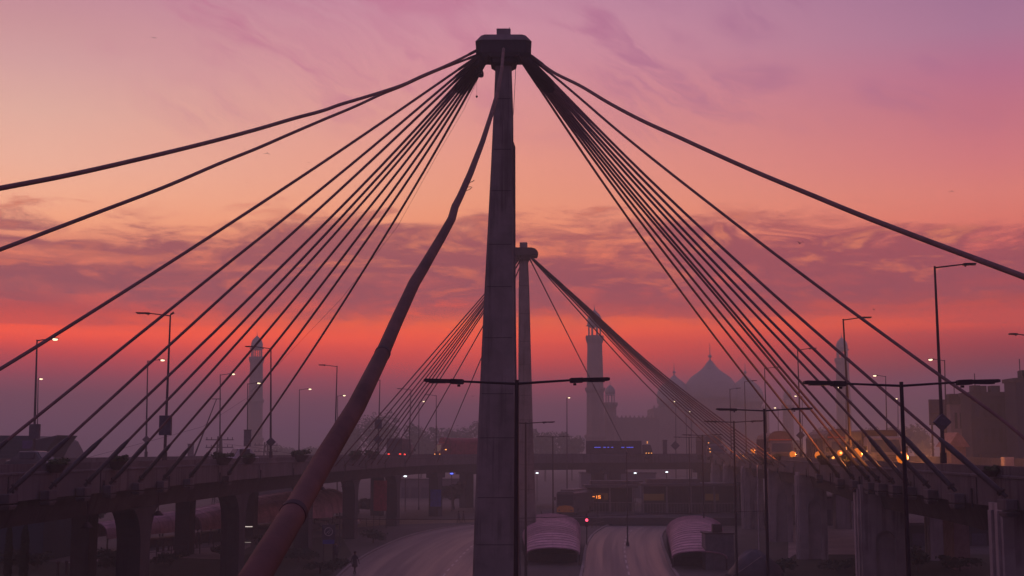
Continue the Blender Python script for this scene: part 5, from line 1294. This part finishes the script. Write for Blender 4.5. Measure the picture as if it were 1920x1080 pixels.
def person(x, yb, Y, rz, label, tunic, s=1.0):
    g0 = ground_at(x, yb); o = bpy.data.objects.new('person', PM); COL.objects.link(o); o.location = (g0.x, g0.y, .01); o.rotation_euler = (0, 0, rz); o.scale = (s, s, s)
    tag(o, label, 'person', 'people at street level')
    m = MB(); m.loft([[(a * math.cos(t), b * math.sin(t), z) for t in [2 * math.pi * j / 14 for j in range(14)]] for a, b, z in ((.235, .20, .58), (.215, .17, .85), (.18, .14, 1.1), (.215, .145, 1.36), (.12, .10, 1.47))]); m.build('tunic', tunic, o, smooth=True)
    m = MB(); m.lathe([(.02, 1.60), (.1, 1.62), (.112, 1.68), (.09, 1.75), (.03, 1.785)], (0, .005, 0), 12); m.build('hair', M_HAIR, o, smooth=True)
    m = MB(); m.lathe([(.03, 1.50), (.075, 1.54), (.088, 1.61), (.08, 1.66)], (0, -.03, 0), 12); m.box((0, -.12, 1.60), (.025, .03, .04)); m.build('face', M_SKIN, o, smooth=True)
tn1 = mat('tunic_dark', (.03, .025, .04), .9); tn2 = mat('tunic_brown', (.08, .06, .055), .9)
person(665, 1077, 0, R(150), 'lone person in dark clothes walking on the kerb of left road', tn1, 1.1)
person(629, 1052, 0, R(20), 'person standing below the sign with round emblem', tn1)
person(860, 981, 0, R(90), 'distant person walking on left road, left of a pair', tn1)
person(869, 981, 0, R(80), 'distant person walking on left road, right of a pair', tn2)
person(370, 1023, 0, R(40), 'person at the right end of the bollard row', tn1)
person(341, 1026, 0, R(-30), 'person standing within the bollard row', tn2)
person(1715, 1062, 0, R(10), 'person under right flyover, left of two beside double lamp', tn1)
person(1727, 1062, 0, R(-20), 'person under right flyover, right of two beside double lamp', tn2)
person(395, 1022, 0, R(60), 'person beside the second left pier', tn1)

# ------------------------------------------------------------------ birds
M_BIRD = mat('bird_feathers', (.02, .015, .02), .8)
for i, (x, y, Y, s_, fl, lab) in enumerate([(289, 71, 90, .8, .2, 'tiny bird high in the upper left sky'), (501, 287, 110, 1.3, -.4, 'bird gliding between the upper left cables'), (422, 316, 120, .7, .1, 'tiny bird under second left cable'),
    (579, 305, 120, .7, .3, 'faint bird above third left cable'), (463, 342, 130, .8, .2, 'faint bird left between second and third left cables'), (744, 459, 110, .7, .3, 'tiny bird before dark cloud bank left of the stay pipe'),
    (1500, 456, 100, 1.5, .5, 'bird with arched wings under topmost right cable'), (1784, 358, 120, 1.2, -.5, 'bird in the sky above the rightmost tall lamp'), (1639, 581, 110, .8, .6, 'tiny bird above the lamp before rightmost minaret'),
    (1702, 609, 120, .8, .6, 'tiny bird left of the tallest right lamp'), (1332, 690, 200, 2.0, -.2, 'dark bird in front of the big dome'), (887, 743, 160, 1.3, .3, 'faint bird just left of the near pylon'), (1481, 676, 150, .8, .5, 'tiny bird left of the small diamond sign lamp')]):
    P = at(x, y, Y); o = thing('bird', P, lab, 'bird', 'birds in the sky', rnd.uniform(-.5, .5)); k = s_ * .19
    MB().tube([(-.0, -.35 * k, 0), (0, -.1 * k, .03 * k), (0, .3 * k, 0), (0, .6 * k, 0)], [.04 * k, .13 * k, .11 * k, .03 * k], 8).build('body', M_BIRD, o, smooth=True)
    for s in (-1, 1):
        m = MB(); m.loft([[(s * .05 * k, -.15 * k, 0), (s * .05 * k, .2 * k, 0), (s * .05 * k, .2 * k, .03 * k), (s * .05 * k, -.15 * k, .03 * k)], [(s * .65 * k, -.2 * k, fl * k * .8), (s * .65 * k, .12 * k, fl * k * .8), (s * .65 * k, .12 * k, fl * k * .8 + .03 * k), (s * .65 * k, -.2 * k, fl * k * .8 + .03 * k)],
                          [(s * 1.25 * k, .05 * k, fl * k * .55), (s * 1.25 * k, .12 * k, fl * k * .55), (s * 1.25 * k, .12 * k, fl * k * .55 + .02 * k), (s * 1.25 * k, .05 * k, fl * k * .55 + .02 * k)]]); m.build('wing', M_BIRD, o)

# ------------------------------------------------------------------ haze
hz = bpy.data.materials.new('haze'); hz.use_nodes = True; ht = hz.node_tree; ht.nodes.clear()
vo = ht.nodes.new('ShaderNodeVolumePrincipled'); oo = ht.nodes.new('ShaderNodeOutputMaterial'); ht.links.new(vo.outputs[0], oo.inputs['Volume'])
vo.inputs['Density'].default_value = SIG; vo.inputs['Color'].default_value = (.90, .96, .83, 1); vo.inputs['Anisotropy'].default_value = .25
hb = MB().b2((-655, -55, -1), (655, 1175, 72)).build('haze', hz); tag(hb, 'thin purple dawn haze filling the air over the whole junction', 'haze', kind='stuff')
